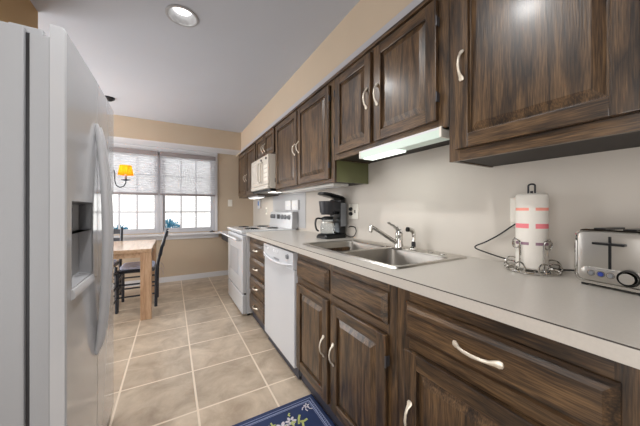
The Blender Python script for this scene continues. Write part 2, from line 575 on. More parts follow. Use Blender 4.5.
def window(name, x0, x1):
    """double-hung unit between x0 and x1: outer frame, two sashes with muntins, panes"""
    ya, yb = YF + 0.01, YF + 0.10
    root = thing(name, None, None, ((x0 + x1) / 2, YF, WZ0))
    del_keys = [k for k in root.keys()]
    root['kind'] = 'structure'
    L = lambda mb, n, m: mb.build(n, m, root, (-(x0 + x1) / 2, -YF, -WZ0))
    mb = MB()
    f = 0.045
    mb.box(x0, x0 + f, ya, yb, WZ0 - 0.01, WZ1, 0.004).box(x1 - f, x1, ya, yb, WZ0 - 0.01, WZ1, 0.004)
    mb.box(x0 + f, x1 - f, ya, yb, WZ0 - 0.01, WZ0 + 0.03, 0.004).box(x0 + f, x1 - f, ya, yb, WZ1 - 0.03, WZ1, 0.004)
    L(mb, 'window_frame', M_casing)
    gx0, gx1 = x0 + f, x1 - f
    for nm, z0, z1, y in (('window_sash', WZ0 + 0.03, 1.435, YF + 0.03), ('window_sash', 1.40, WZ1 - 0.03, YF + 0.06)):
        mb = MB()
        s = 0.03
        mb.box(gx0, gx0 + s, y, y + 0.028, z0, z1, 0.003).box(gx1 - s, gx1, y, y + 0.028, z0, z1, 0.003)
        mb.box(gx0 + s, gx1 - s, y, y + 0.028, z0, z0 + s + 0.01, 0.003).box(gx0 + s, gx1 - s, y, y + 0.028, z1 - s, z1, 0.003)
        sash = L(mb, nm, M_casing)
        mb = MB()
        for i in (1, 2):
            xx = gx0 + s + (gx1 - gx0 - 2 * s) * i / 3
            mb.box(xx - 0.012, xx + 0.012, y + 0.002, y + 0.020, z0 + s, z1 - s)
        zz = (z0 + z1) / 2 + 0.0
        mb.box(gx0 + s, gx1 - s, y + 0.003, y + 0.019, zz - 0.012, zz + 0.012)
        mb.build('muntins', M_casing, sash)
        MB().box(gx0 + s - 0.004, gx1 - s + 0.004, y + 0.008, y + 0.012, z0 + s, z1 - s).build('pane', M_glass, sash)
    return root


window('window_1', WX0, -0.17)
window('window_2', -0.17, WX1)

# outside, seen through the panes
struct(MB().box(-9, 9, YF + 0.2, 12, -0.15, -0.05).build('ground_outside', mat('pale_paving', srgb(205, 202, 196), 0.9, var=0.05, vscale=4)))
struct(MB().box(-9, 9, 8.0, 8.3, -0.05, 2.4).build('wall_outside', M_brick))


def bush(name, c, r, label, seed):
    rnd = random.Random(seed)
    root = thing(name, label, 'shrub', (c[0], c[1], -0.05), group=None)
    mb = MB()
    zt = c[2] - (-0.05)
    for i in range(3):
        mb.tube([(0, 0, 0), (0.03 * (i - 1), 0.02 * i, zt * 0.5), (0.09 * (i - 1), 0.02, zt)], [0.014, 0.01, 0.005], 6)
    mb.build('stem', mat('shrub_bark', srgb(70, 60, 50), 0.9), root)
    mb = MB()
    for i in range(420):
        a, b = rnd.uniform(0, 2 * PI), rnd.uniform(-1, 1)
        q = rnd.uniform(0.35, 1.0) ** 0.6
        s = math.sqrt(1 - b * b)
        p = Vector((r * q * s * math.cos(a), r * q * s * math.sin(a), zt + r * 1.1 * q * b))
        n = Vector((s * math.cos(a), s * math.sin(a), b + rnd.uniform(-.3, .9))).normalized()
        u = n.orthogonal().normalized()
        v = n.cross(u)
        ln, wd = rnd.uniform(0.05, 0.09), rnd.uniform(0.014, 0.024)
        rings = [[p + v * wd * 0.2, p + u * 0.002, p - v * wd * 0.2, p - u * 0.002],
                 [p + n * ln * .5 + v * wd, p + n * ln * .5 + u * 0.004, p + n * ln * .5 - v * wd, p + n * ln * .5 - u * 0.001],
                 [p + n * ln + v * 0.001, p + n * ln + u * 0.001, p + n * ln - v * 0.001, p + n * ln - u * 0.001]]
        mb.loft(rings)
    mb.build('foliage', M_teal, root)
    return root


bush('shrub', (-0.06, 6.0, 0.72), 0.20, 'teal blue leafy bush seen low in the right-hand window panes', 3)
bush('shrub', (-0.86, 6.0, 0.66), 0.17, 'small teal bush low outside the left window, behind the far chair', 5)

# ------------------------------------------------------------------ roller shades


def shade(x0, x1, label):
    root = thing('window_shade', label, 'window shade', ((x0 + x1) / 2, YF - 0.04, WZ1), group='fabric shades in the window')
    w_ = (x1 - x0) / 2
    MB().box(-w_, w_, -0.035, 0.022, -0.055, 0.012, 0.005).build('head_rail', M_rail, root)
    zb = 1.425 - WZ1
    mb = MB(); rings = []
    n = 34
    for i in range(n + 1):
        z = -0.055 + (zb + 0.055) * i / n
        y = -0.006 + (0.005 if i % 2 else -0.005)
        rings.append([(-w_ + 0.006, y, z), (w_ - 0.006, y, z)])
    bm = mb.bm
    V = [[bm.verts.new(p) for p in r_] for r_ in rings]
    for i in range(n):
        bm.faces.new((V[i][0], V[i][1], V[i + 1][1], V[i + 1][0]))
    mb.build('pleated_cloth', M_shade, root, angle=5)
    MB().box(-w_ + 0.004, w_ - 0.004, -0.016, 0.006, zb - 0.024, zb + 0.004, 0.004).build('bottom_rail', M_rail, root)


shade(WX0 + 0.005, -0.19, 'half-raised pale pleated shade on the left window, behind the amber lamp')
shade(-0.165, WX1 - 0.005, 'half-raised pale pleated shade on the right window, nearest the cabinets')

mb = MB()
mb.lathe([(0.0, 0.024), (0.012, 0.024), (0.035, 0.018), (0.046, 0.006), (0.044, 0.0), (0.0, 0.0)], seg=20, cap=False)
mb.lathe([(0.008, 0.022), (0.010, 0.03), (0.0, 0.034)], seg=12, cap=False)
tag(mb.build('trinket_dish', M_dish, None, (0.60, YF - 0.07, 0.785)), 'small dark domed dish on the right end of the window sill', 'dish')

# ------------------------------------------------------------------ wall fittings


def plate(name, label, cat, c, wy, wz, kind, normal='x', group=None):
    root = thing(name, label, cat, c, 0 if normal == 'x' else PI / 2 * 1, group=group)
    # local: plate lies in y-z, faces -x
    MB().box(-0.007, 0, -wy / 2, wy / 2, -wz / 2, wz / 2, 0.003).build('cover_plate', M_outlet, root)
    if kind == 'outlet_gfci':
        MB().box(-0.010, -0.004, 0.004, 0.044, -0.038, 0.038, 0.004).build('receptacle', M_outlet, root)
        for dz in (0.02, -0.02):
            mb = MB(); mb.lathe([(0, -0.030), (0.013, -0.030), (0.016, -0.024), (0.016, -0.0095), (0, -0.0095)], (0, 0.024, dz), 'x', 14, cap=False)
            mb.build('black_plug', M_black, root)
        MB().box(-0.010, -0.004, -0.044, -0.004, -0.038, 0.038, 0.004).build('receptacle', M_outlet, root)
        MB().box(-0.012, -0.009, -0.03, -0.018, -0.014, 0.012, 0.001).build('socket_slot', M_black, root)
    elif kind == 'switch':
        MB().box(-0.012, -0.005, -0.010, 0.010, -0.022, 0.022, 0.003).build('rocker', M_outlet, root)
    elif kind == 'duplex':
        for dz in (0.021, -0.021):
            MB().box(-0.009, -0.004, -0.016, 0.016, dz - 0.015, dz + 0.015, 0.005).build('receptacle', M_outlet, root)
    elif kind == 'dark':
        MB().box(-0.009, -0.005, -0.012, 0.012, -0.03, 0.03, 0.003).build('receptacle', M_darkgrey, root)
    return root


plate('wall_outlet', 'white double outlet with black plugs beside the coffee maker', 'outlet', (XW, 1.741, 1.153), 0.125, 0.125, 'outlet_gfci')
plate('light_switch', 'small white switch plate on the tan wall right of the window', 'switch', (0.91, YF, 1.29), 0.075, 0.12, 'switch', 'y').rotation_euler = (0, 0, PI / 2)
plate('wall_outlet', 'narrow outlet low on the wall just left of the stove control panel', 'outlet', (XW, 4.06, 1.15), 0.07, 0.115, 'dark')
o = plate('wall_outlet', 'white outlet behind the paper towel roll', 'outlet', (XW, 0.545, 1.15), 0.075, 0.12, 'duplex')
o = thing('night_light', 'white plug-in wall unit with a blue label in the far corner', 'night light', (XW, 4.40, 1.27))
mb = MB(); mb.box(-0.035, 0, -0.06, 0.06, -0.085, 0.085, 0.014, seg=3); mb.build('housing', M_white, o)
MB().box(-0.037, -0.034, -0.03, 0.03, -0.03, 0.045, 0.001).build('label_sticker', M_sticker, o)
for (ya, yb, lab) in ((3.015, 3.20, 'left one of two white square panels on the wall above the stove controls'),
                      (2.80, 2.985, 'right one of two white square panels on the wall, nearer the coffee maker')):
    o = thing('wall_panel', lab, 'wall panel', (XW, (ya + yb) / 2, 1.225), group='white squares behind the stove')
    MB().box(-0.03, 0, -(yb - ya) / 2, (yb - ya) / 2, -0.06, 0.06, 0.008).build('cover', M_white, o)
    MB().box(-0.036, -0.03, -0.02, 0.02, -0.006, 0.006, 0.002).build('latch', M_outlet, o)
tag(MB().box(-0.006, 0, -0.55, 0.55, -0.21, 0.21, 0.002).build('splash_panel', M_steelpanel, None, (XW, 3.19, 1.165)),
    'pale grey smooth splash panel on the wall behind the stove', 'splash panel')

# white adapter + black cable to the toaster: adapter plugged in
o = thing('power_adapter', 'white upright power adapter plugged in behind the paper towels', 'adapter', (XW - 0.009, 0.553, 1.165))
MB().box(-0.03, 0, -0.018, 0.018, -0.055, 0.055, 0.007, seg=3).build('adapter_body', M_outlet, o)

# ------------------------------------------------------------------ upper cabinets
SN = 0


def pull(name, parent, p, length, axis, out=(-1, 0, 0), mat_=None, k=1.0):
    """bow pull with flattened spoon ends. p centre on the door face."""
    p = Vector(p); a = Vector(axis); o = Vector(out)
    L = length / 2
    pts, rad, fl = [], [], []
    prof = [(-1.0, 0.002, 0.0025), (-0.97, 0.003, 0.0065), (-0.86, 0.005, 0.0085), (-0.74, 0.009, 0.0065), (-0.6, 0.018, 0.0042), (-0.35, 0.025, 0.0038),
            (0, 0.028, 0.0042), (0.35, 0.025, 0.0038), (0.6, 0.018, 0.0042), (0.74, 0.009, 0.0065), (0.86, 0.005, 0.0085), (0.97, 0.003, 0.0065), (1.0, 0.002, 0.0025)]
    for t, d, r in prof:
        pts.append(p + a * (t * L) + o * d); rad.append(r * k * 1.25)
        e = abs(t) > 0.65
        fl.append((0.45 if e else 0.8, 1.0))
    mb = MB()
    mb.tube(pts, rad, 10, 0, fl, up=out)
    return mb.build(name, mat_ or M_nickel, parent)


def frustum(mb, xb, xf, y0, y1, z0, z1, wy, wz, mi=0):
    """slab in the y-z plane facing -x with sloped edges from depth xb to xf"""
    A = [(xb, y0, z0), (xb, y1, z0), (xb, y1, z1), (xb, y0, z1)]
    B = [(xf, y0 + wy, z0 + wz), (xf, y1 - wy, z0 + wz), (xf, y1 - wy, z1 - wz), (xf, y0 + wy, z1 - wz)]
    mb.loft([A, B], mi)


def door(parent, xb, y0, y1, z0, z1, handle=None, hinge=None, st=0.055, name='door', th=0.019, hl=0.11):
    """raised panel door, back at xb, facing -x. handle: (y,z)"""
    xf = xb - th
    mb = MB()
    b = 0.004
    mb.box(xf, xb, y0, y0 + st, z0, z1, b, 0).box(xf, xb, y1 - st, y1, z0, z1, b, 0)
    mb.box(xf + 0.0006, xb, y0 + st - 0.002, y1 - st + 0.002, z0, z0 + st, b, 1).box(xf + 0.0006, xb, y0 + st - 0.002, y1 - st + 0.002, z1 - st, z1, b, 1)
    d = mb.build(name, [WV, WH], parent, angle=20)
    mb = MB()
    iy0, iy1, iz0, iz1 = y0 + st - 0.001, y1 - st + 0.001, z0 + st - 0.001, z1 - st + 0.001
    mb.box(xb - 0.006, xb - 0.001, iy0, iy1, iz0, iz1)
    g = 0.008
    frustum(mb, xf + 0.013, xf + 0.001, iy0 + g, iy1 - g, iz0 + g, iz1 - g, 0.026, 0.026)
    mb.loft([[(xb - 0.005, iy0 + g, iz0 + g), (xb - 0.005, iy1 - g, iz0 + g), (xb - 0.005, iy1 - g, iz1 - g), (xb - 0.005, iy0 + g, iz1 - g)],
             [(xf + 0.013, iy0 + g, iz0 + g), (xf + 0.013, iy1 - g, iz0 + g), (xf + 0.013, iy1 - g, iz1 - g), (xf + 0.013, iy0 + g, iz1 - g)]])
    mb.build('raised_panel', WV, d, angle=8)
    if handle:
        pull('handle', d, (xf, handle[0], handle[1]), hl, (0, 0, 1))
    if hinge is not None:
        for zz in (z0 + 0.1, z1 - 0.1):
            mb = MB()
            mb.lathe([(0.0, -0.022), (0.004, -0.022), (0.004, 0.022), (0.0, 0.022)], (xf - 0.001, hinge, zz), 'z', 10, cap=False)
            mb.box(xf - 0.001, xb, hinge - 0.0015, hinge + 0.0015, zz - 0.02, zz + 0.02)
            mb.build('hinge', M_dish, d)
    return d


def drawer(parent, xb, y0, y1, z0, z1, handle=True, name='drawer', rim=0.024, hl=0.125):
    xf = xb - 0.02
    mb = MB()
    mb.box(xb - 0.006, xb, y0, y1, z0, z1, 0.002)
    frustum(mb, xb - 0.0058, xf - 0.002, y0, y1, z0, z1, rim - 0.003, rim - 0.003)
    frustum(mb, xf - 0.0018, xf - 0.0005, y0 + rim - 0.003, y1 - rim + 0.003, z0 + rim - 0.003, z1 - rim + 0.003, 0.003, 0.003)
    # inner field set a little back behind a fine bead
    d = mb.build(name, WH, parent, angle=8)
    if handle:
        pull('handle', d, (xf, (y0 + y1) / 2, (z0 + z1) / 2), hl, (0, 1, 0))
    return d


def upper_box(parent, y0, y1, z0, z1, xf=1.014, stile=0.045, rail=0.045, mids=(), near_mat=None, under=True):
    """carcass and face frame of a wall cabinet"""
    mb = MB()
    t = 0.016
    mb.box(xf + 0.018, XW - 0.002, y0 + 0.001, y0 + t, z0 + 0.002, z1 - 0.002, 0, 0).box(xf + 0.018, XW - 0.002, y1 - t, y1 - 0.001, z0 + 0.002, z1 - 0.002, 0, 0)
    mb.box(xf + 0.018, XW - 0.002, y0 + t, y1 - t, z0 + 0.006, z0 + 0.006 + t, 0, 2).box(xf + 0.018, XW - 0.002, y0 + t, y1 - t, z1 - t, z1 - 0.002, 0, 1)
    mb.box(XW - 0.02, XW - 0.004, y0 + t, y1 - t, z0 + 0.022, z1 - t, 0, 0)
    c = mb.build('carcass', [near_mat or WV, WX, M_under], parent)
    mb = MB()
    mb.box(xf, xf + 0.019, y0, y0 + stile, z0, z1, 0.001, 0).box(xf, xf + 0.019, y1 - stile, y1, z0, z1, 0.001, 0)
    mb.box(xf + 0.0004, xf + 0.019, y0 + stile, y1 - stile, z0, z0 + rail, 0.001, 1).box(xf + 0.0004, xf + 0.019, y0 + stile, y1 - stile, z1 - rail, z1, 0.001, 1)
    for m_ in mids:
        mb.box(xf + 0.0002, xf + 0.019, m_ - 0.02, m_ + 0.02, z0 + rail, z1 - rail, 0.001, 0)
    mb.build('face_frame', [WV, WH], parent)
    return c


UZ0, UZ1 = 1.366, 2.126
DX = 1.013
# near cabinet
c = thing('wall_cabinet', 'dark oak wall cabinet nearest the camera, above the toaster', 'cabinet', (0, 0, 0), group='dark oak wall cabinets')
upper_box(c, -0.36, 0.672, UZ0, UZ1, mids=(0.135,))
door(c, DX, 0.155, 0.638, 1.41, 2.085, (0.605, 1.735), 0.153, hl=0.122)
door(c, DX, -0.33, 0.115, 1.41, 2.085, (-0.30, 1.735), 0.117, hl=0.122)
# above the sink
c = thing('wall_cabinet', 'short dark oak two-door wall cabinet above the sink', 'cabinet', (0, 0, 0), group='dark oak wall cabinets')
upper_box(c, 0.674, 1.554, 1.52, UZ1, mids=(1.137,), stile=0.055)
door(c, DX, 0.722, 1.122, 1.556, 2.085, (1.090, 1.81), 0.718, hl=0.125)
door(c, DX, 1.150, 1.524, 1.556, 2.085, (1.180, 1.82), 1.528, hl=0.125)
# tall one above the coffee maker
c = thing('wall_cabinet', 'tall two-door wall cabinet above the coffee maker', 'cabinet', (0, 0, 0), group='dark oak wall cabinets')
upper_box(c, 1.556, 2.762, UZ0, UZ1, near_mat=M_lamptint)
door(c, DX, 1.612, 2.148, 1.395, 2.085, (2.118, 1.733), 1.608)
door(c, DX, 2.172, 2.725, 1.395, 2.085, (2.203, 1.727), 2.729)
# over the microwave
c = thing('wall_cabinet', 'small two-door wall cabinet above the microwave', 'cabinet', (0, 0, 0), group='dark oak wall cabinets')
upper_box(c, 2.764, 3.498, 1.805, UZ1, stile=0.025, rail=0.025)
door(c, DX, 2.785, 3.122, 1.82, 2.095, (3.09, 1.93), None, st=0.045)
door(c, DX, 3.137, 3.478, 1.82, 2.095, (3.17, 1.93), None, st=0.045)
# end of the run
c = thing('wall_cabinet', 'two-door wall cabinet left of the microwave, at the end of the row', 'cabinet', (0, 0, 0), group='dark oak wall cabinets')
upper_box(c, 3.50, 4.60, UZ0, UZ1)
door(c, DX, 3.53, 4.035, 1.40, 2.085, (3.99, 1.66), None)
door(c, DX, 4.06, 4.56, 1.40, 2.085, (4.10, 1.66), None)
# dark cornice strip along the run
tag(MB().box(0.998, 1.0135, -0.36, 4.60, UZ1 - 0.022, UZ1, 0.003).build('cornice_strip', WH), 'thin dark wooden cornice strip along the tops of the wall cabinets', 'cornice')

# under-cabinet fluorescent light above the sink
o = thing('under_cabinet_light', 'lit slim fluorescent light under the cabinet above the sink', 'light', (1.0, 0, 1.526))
MB().box(0.004, 0.115, 0.70, 1.258, -0.014, 0.0, 0.003).build('housing', M_white, o)
mb = MB()
mb.prism([(0.001, -0.012), (0.006, -0.046), (0.10, -0.040), (0.108, -0.012)], 0.712, 1.25, 'y')
mb.build('lens', M_tube, o)
MB().box(0.0, 0.114, 0.700, 0.711, -0.046, -0.001, 0.002).build('end_cap', M_outlet, o)
MB().box(0.0, 0.114, 1.25, 1.26, -0.046, -0.001, 0.002).build('end_cap', M_outlet, o)
MB().box(0.012, 0.09, 0.97, 1.235, -0.052, -0.041, 0.004).build('glowing_tube', M_tubelit, o)
light('under_cabinet_glow', 'AREA', (1.051, 1.103, 1.472), 0.7, (0.94, 1.0, 0.95), (0, 0, 0), shape='RECTANGLE', size=0.07, size_y=0.25)
# unlit slim light under the tall cabinet
o = thing('under_cabinet_light', 'unlit slim white light strip under the tall cabinet', 'light', (1.06, 1.60, 1.372))
MB().box(0.0, 0.14, 0.04, 1.1, -0.022, 0.0, 0.006).build('housing', M_cover, o)
MB().box(0.03, 0.11, 0.1, 1.0, -0.027, -0.021, 0.003).build('lens', M_white, o)

# ------------------------------------------------------------------ microwave over the range
o = thing('microwave', 'cream microwave hung under the small cabinet over the stove', 'microwave', (0.93, 3.14, 1.40))
Y0, Y1 = -0.352, 0.348
MB().box(0.022, 0.398, Y0, Y1, 0.012, 0.40, 0.006).build('body', M_micro, o)
d = MB().box(0.0, 0.022, Y0 + 0.19, Y1 - 0.002, 0.06, 0.395, 0.006).build('door', M_micro, o)
MB().box(-0.003, 0.001, Y0 + 0.25, Y1 - 0.06, 0.10, 0.34, 0.002).build('window', mat('cream_mesh_window', srgb(205, 196, 184), 0.25, coat=0.4), d)
mb = MB()
pts = spline([(-0.001, Y0 + 0.30, 0.33), (-0.028, Y0 + 0.30, 0.30), (-0.030, Y0 + 0.30, 0.16), (-0.028, Y0 + 0.29, 0.11), (-0.028, Y0 + 0.25, 0.085), (-0.028, Y0 + 0.21, 0.11), (-0.030, Y0 + 0.20, 0.16), (-0.028, Y0 + 0.20, 0.30), (-0.001, Y0 + 0.20, 0.33)], 6)
mb.tube(pts, 0.010, 10)
mb.build('handle', M_micro, d)
p = MB().box(0.0, 0.022, Y0 + 0.002, Y0 + 0.186, 0.06, 0.395, 0.006).build('control_panel', M_micro, o)
for zz in (0.355,):
    for yy in (Y0 + 0.06, Y0 + 0.24):
        MB().lathe([(0, -0.012), (0.012, -0.012), (0.014, 0), (0, 0.004)], (0.0, yy, zz), 'x', 14, cap=False).build('knob', M_dish, p)
for r_ in range(4):
    MB().box(-0.003, 0.001, Y0 + 0.03, Y0 + 0.15, 0.10 + r_ * 0.05, 0.135 + r_ * 0.05, 0.002).build('button', M_outlet, p)
MB().box(-0.004, 0.02, Y0 + 0.002, Y1 - 0.002, 0.014, 0.056, 0.006).build('lower_rail', M_micro, o)
mb = MB(); mb.box(0.03, 0.39, Y0 + 0.01, Y1 - 0.01, -0.018, 0.012, 0.004)
mb.build('underside_vent', M_black, o)
MB().box(0.10, 0.22, Y0 + 0.12, Y0 + 0.30, -0.022, -0.017, 0.002).build('lamp_lens', M_hoodlamp, o)
MB().box(0.02, 0.30, Y1 - 0.02, Y1 + 0.0, -0.014, 0.01, 0.003).build('vent_grille', M_darkgrey, o)
light('hood_lamp', 'AREA', (1.09, 3.0, 1.37), 0.6, (1, 0.97, 0.86), (0, 0, 0), shape='RECTANGLE', size=0.12, size_y=0.18)
o = thing('under_cabinet_light', 'lit small strip light under the wall cabinet at the end of the row', 'light', (1.06, 3.56, 1.372))
MB().box(0.0, 0.10, 0.05, 0.60, -0.026, 0, 0.004).build('housing', M_white, o)
MB().box(0.012, 0.088, 0.07, 0.58, -0.031, -0.025, 0.003).build('lens', M_hoodlamp, o)
light('end_strip_glow', 'AREA', (1.11, 3.88, 1.338), 0.6, (1, 0.97, 0.86), (0, 0, 0), shape='RECTANGLE', size=0.07, size_y=0.5)

# ------------------------------------------------------------------ base cabinets
BX = 0.742  # face frame front plane
BZ = 0.888


def base_box(parent, y0, y1, stiles, rails):
    mb = MB()
    t = 0.016
    mb.box(BX + 0.018, XW - 0.004, y0 + 0.001, y0 + t, 0.10, BZ - 0.001).box(BX + 0.018, XW - 0.004, y1 - t, y1 - 0.001, 0.10, BZ - 0.001)
    mb.box(BX + 0.018, XW - 0.004, y0 + t, y1 - t, 0.10, 0.116, 0, 1).box(XW - 0.012, XW - 0.004, y0 + t, y1 - t, 0.116, BZ - 0.001)
    mb.build('carcass', [WV, WX], parent)
    mb = MB()
    for a, b in stiles:
        mb.box(BX, BX + 0.019, a, b, 0.095, BZ - 0.0005, 0.001, 0)
    for (a, b), (za, zb) in rails:
        mb.box(BX + 0.0004, BX + 0.019, a, b, za, zb, 0.0005, 1)
    mb.build('face_frame', [WV, WH], parent)
    MB().box(BX + 0.028, BX + 0.04, y0 + 0.001, y1 - 0.001, 0.0, 0.10).build('toe_kick', M_kick, parent)


FX = BX - 0.0005
c = thing('base_cabinet', 'dark oak base cabinet nearest the camera, with a wide drawer over a door', 'cabinet', (0, 0, 0), group='dark oak base cabinets')
base_box(c, -0.42, 0.70, [(-0.42, -0.385), (0.11, 0.15), (0.645, 0.70)], [((-0.385, 0.645), (0.81, BZ - 0.001)), ((-0.385, 0.645), (0.66, 0.72)), ((-0.385, 0.645), (0.095, 0.13))])
drawer(c, FX, 0.140, 0.656, 0.712, 0.836, hl=0.135)
door(c, FX, 0.140, 0.656, 0.115, 0.668, (0.624, 0.44), 0.137, hl=0.12)
drawer(c, FX, -0.40, 0.112, 0.712, 0.836, hl=0.135)
door(c, FX, -0.40, 0.112, 0.115, 0.668, (-0.37, 0.44), 0.115, hl=0.12)
c = thing('base_cabinet', 'dark oak sink base cabinet with two doors under two false drawer fronts', 'cabinet', (0, 0, 0), group='dark oak base cabinets')
base_box(c, 0.702, 1.598, [(0.702, 0.755), (1.145, 1.19), (1.575, 1.598)], [((0.755, 1.575), (0.81, BZ - 0.001)), ((0.755, 1.575), (0.66, 0.72)), ((0.755, 1.575), (0.095, 0.13))])
drawer(c, FX, 0.748, 1.150, 0.712, 0.841, False, 'false_drawer_front')
drawer(c, FX, 1.185, 1.582, 0.712, 0.841, False, 'false_drawer_front')
door(c, FX, 0.748, 1.150, 0.115, 0.672, (1.118, 0.42), 0.745, hl=0.12)
door(c, FX, 1.185, 1.582, 0.115, 0.676, (1.188 + 0.028, 0.42), None, hl=0.12)
c = thing('base_cabinet', 'narrow dark oak four-drawer stack between stove and dishwasher', 'cabinet', (0, 0, 0), group='dark oak base cabinets')
base_box(c, 2.262, 2.826, [(2.262, 2.30), (2.76, 2.826)], [((2.30, 2.76), (0.795, BZ - 0.001)), ((2.30, 2.76), (0.665, 0.70)), ((2.30, 2.76), (0.455, 0.48)), ((2.30, 2.76), (0.28, 0.31)), ((2.30, 2.76), (0.095, 0.13))])
for za, zb in ((0.70, 0.825), (0.49, 0.665), (0.305, 0.465), (0.115, 0.285)):
    drawer(c, FX, 2.278, 2.79, za, zb, rim=0.026, hl=0.12)

# dishwasher
o = thing('dishwasher', 'white dishwasher with a curved control panel under the counter', 'dishwasher', (BX, 1.93, 0))
Y0, Y1 = -0.325, 0.325
MB().box(0.02, 0.54, Y0, Y1, 0.02, 0.884, 0.003).build('tub', M_greyplastic, o)
MB().box(-0.022, 0.02, Y0 + 0.003, Y1 - 0.003, 0.085, 0.752, 0.005, seg=3).build('door', M_appl, o)
mb = MB()
# control panel with a bowed lower edge
poly = []
n = 14
for i in range(n + 1):
    t = i / n
    y = Y0 + 0.003 + (Y1 - Y0 - 0.006) * t
    poly.append((y, 0.757 - 0.000 + 0.026 * (2 * t - 1) ** 2 * 0 ))
for i in range(n + 1):
    t = 1 - i / n
    y = Y0 + 0.003 + (Y1 - Y0 - 0.006) * t
    poly.append((y, 0.872))
mb.prism(poly, -0.03, 0.02, 'x')
cp = mb.build('control_panel', M_appl, o)
mb = MB()
pts = [(-0.034 - 0.012 * (1 - t * t), t * 0.31, 0.790 - 0.028 * (1 - t * t)) for t in [x / 10 for x in range(-10, 11)]]
mb.tube(pts, [0.004 + 0.008 * (1 - abs(x / 10) ** 3) for x in range(-10, 11)], 10)
mb.build('handle', M_handle_w, cp)
MB().box(-0.032, -0.029, -0.06, 0.06, 0.776, 0.79, 0.002).build('latch_recess', M_greyplastic, cp)
for yy in (0.20, 0.02, -0.02, 0.06):
    MB().box(-0.033, -0.029, yy - 0.014, yy + 0.014, 0.83, 0.85, 0.002).build('button', M_white, cp)
MB().lathe([(0, -0.045), (0.014, -0.045), (0.018, -0.03), (0, -0.029)], (0, -0.23, 0.835), 'x', 18, cap=False).build('dial', M_greyplastic, cp)
MB().box(-0.031, -0.029, 0.23, 0.29, 0.845, 0.853).build('badge', M_dim, cp)
MB().box(0.012, 0.03, Y0 + 0.003, Y1 - 0.003, 0.0, 0.08, 0.002).build('toe_kick', M_kick, o)

# ------------------------------------------------------------------ stove
o = thing('stove', 'white freestanding electric stove with a glass oven door', 'stove', (0.66, 3.24, 0))
Y0, Y1 = -0.40, 0.42
MB().box(0.045, 0.64, Y0, Y1, 0.03, 0.915, 0.004).build('body', M_appl, o)
mb = MB()
mb.box(-0.01, 0.64, Y0 - 0.003, Y1 + 0.003, 0.902, 0.940, 0.012, seg=3)
mb.build('cooktop', M_appl, o)
d = MB().box(0.0, 0.043, Y0 + 0.004, Y1 - 0.004, 0.255, 0.885, 0.008, seg=3).build('oven_door', M_appl, o)
MB().box(-0.003, 0.002, Y0 + 0.17, Y1 - 0.17, 0.42, 0.72, 0.002).build('oven_window', mat('pale_oven_glass', srgb(186, 190, 196), 0.12, coat=0.6), d)
mb = MB()
mb.tube([(-0.005, Y0 + 0.05, 0.835), (-0.04, Y0 + 0.055, 0.84)], 0.012, 8).tube([(-0.005, Y1 - 0.05, 0.835), (-0.04, Y1 - 0.055, 0.84)], 0.012, 8)
mb.tube([(-0.045, Y0 + 0.02, 0.84), (-0.045, Y1 - 0.02, 0.84)], 0.016, 12, flat=(0.8, 1.1))
mb.build('handle', M_handle_w, d)
MB().box(0.0, 0.043, Y0 + 0.004, Y1 - 0.004, 0.03, 0.24, 0.008, seg=3).build('storage_drawer', M_appl, o)
MB().box(0.02, 0.044, Y0 + 0.006, Y1 - 0.006, 0.24, 0.256).build('door_gap', M_darkgrey, o)
for sx in (0.08, 0.6):
    for sy in (Y0 + 0.05, Y1 - 0.05):
        MB().lathe([(0, 0), (0.018, 0), (0.018, 0.012), (0.008, 0.03), (0, 0.03)], (sx, sy, 0), 'z', 12, cap=False).build('foot', M_black, o)
for i, (bx, by, br_) in enumerate(((0.16, -0.2, 0.09), (0.16, 0.2, 0.075), (0.42, -0.2, 0.075), (0.42, 0.2, 0.09))):
    mb = MB()
    mb.lathe([(br_ + 0.012, 0.939), (br_ + 0.014, 0.944), (br_, 0.944), (br_ * 0.9, 0.9405), (0.0, 0.9405)], (bx, by, 0), 'z', 28, cap=False)
    b_ = mb.build('burner', M_chrome, o)
    pts = []
    for k in range(100):
        a = k / 100 * 2 * PI * 3.6
        r_ = 0.015 + (br_ - 0.022) * k / 100
        pts.append((bx + r_ * math.cos(a), by + r_ * math.sin(a), 0.947))
    MB().tube(pts, 0.0045, 6).build('coil', M_black, b_)
# sloping back guard
mb = MB()
mb.prism([(0.575, 0.938), (0.662, 0.938), (0.662, 1.145), (0.625, 1.145), (0.60, 1.13), (0.595, 1.01)], Y0 + 0.004, Y1 - 0.004, 'y')
bg = mb.build('back_guard', M_appl, o)
MB().box(0.585, 0.664, Y0 - 0.004, Y0 + 0.006, 0.938, 1.142, 0.003).build('end_cap', mat('pale_grey_end_cap', srgb(168, 168, 170), 0.35), bg)
for yy in (0.33, 0.24, -0.06, -0.17, -0.29):
    mb = MB()
    mb.lathe([(0, -0.024), (0.023, -0.024), (0.028, -0.018), (0.031, 0.0), (0, 0.0)], (0.597, yy, 1.075), 'x', 18, cap=False)
    mb.box(0.566, 0.574, yy - 0.004, yy + 0.004, 1.055, 1.095)
    mb.build('knob', M_greyplastic, bg)
MB().box(0.592, 0.599, 0.04, 0.14, 1.045, 1.105, 0.002).build('clock_display', M_darkgrey, bg)

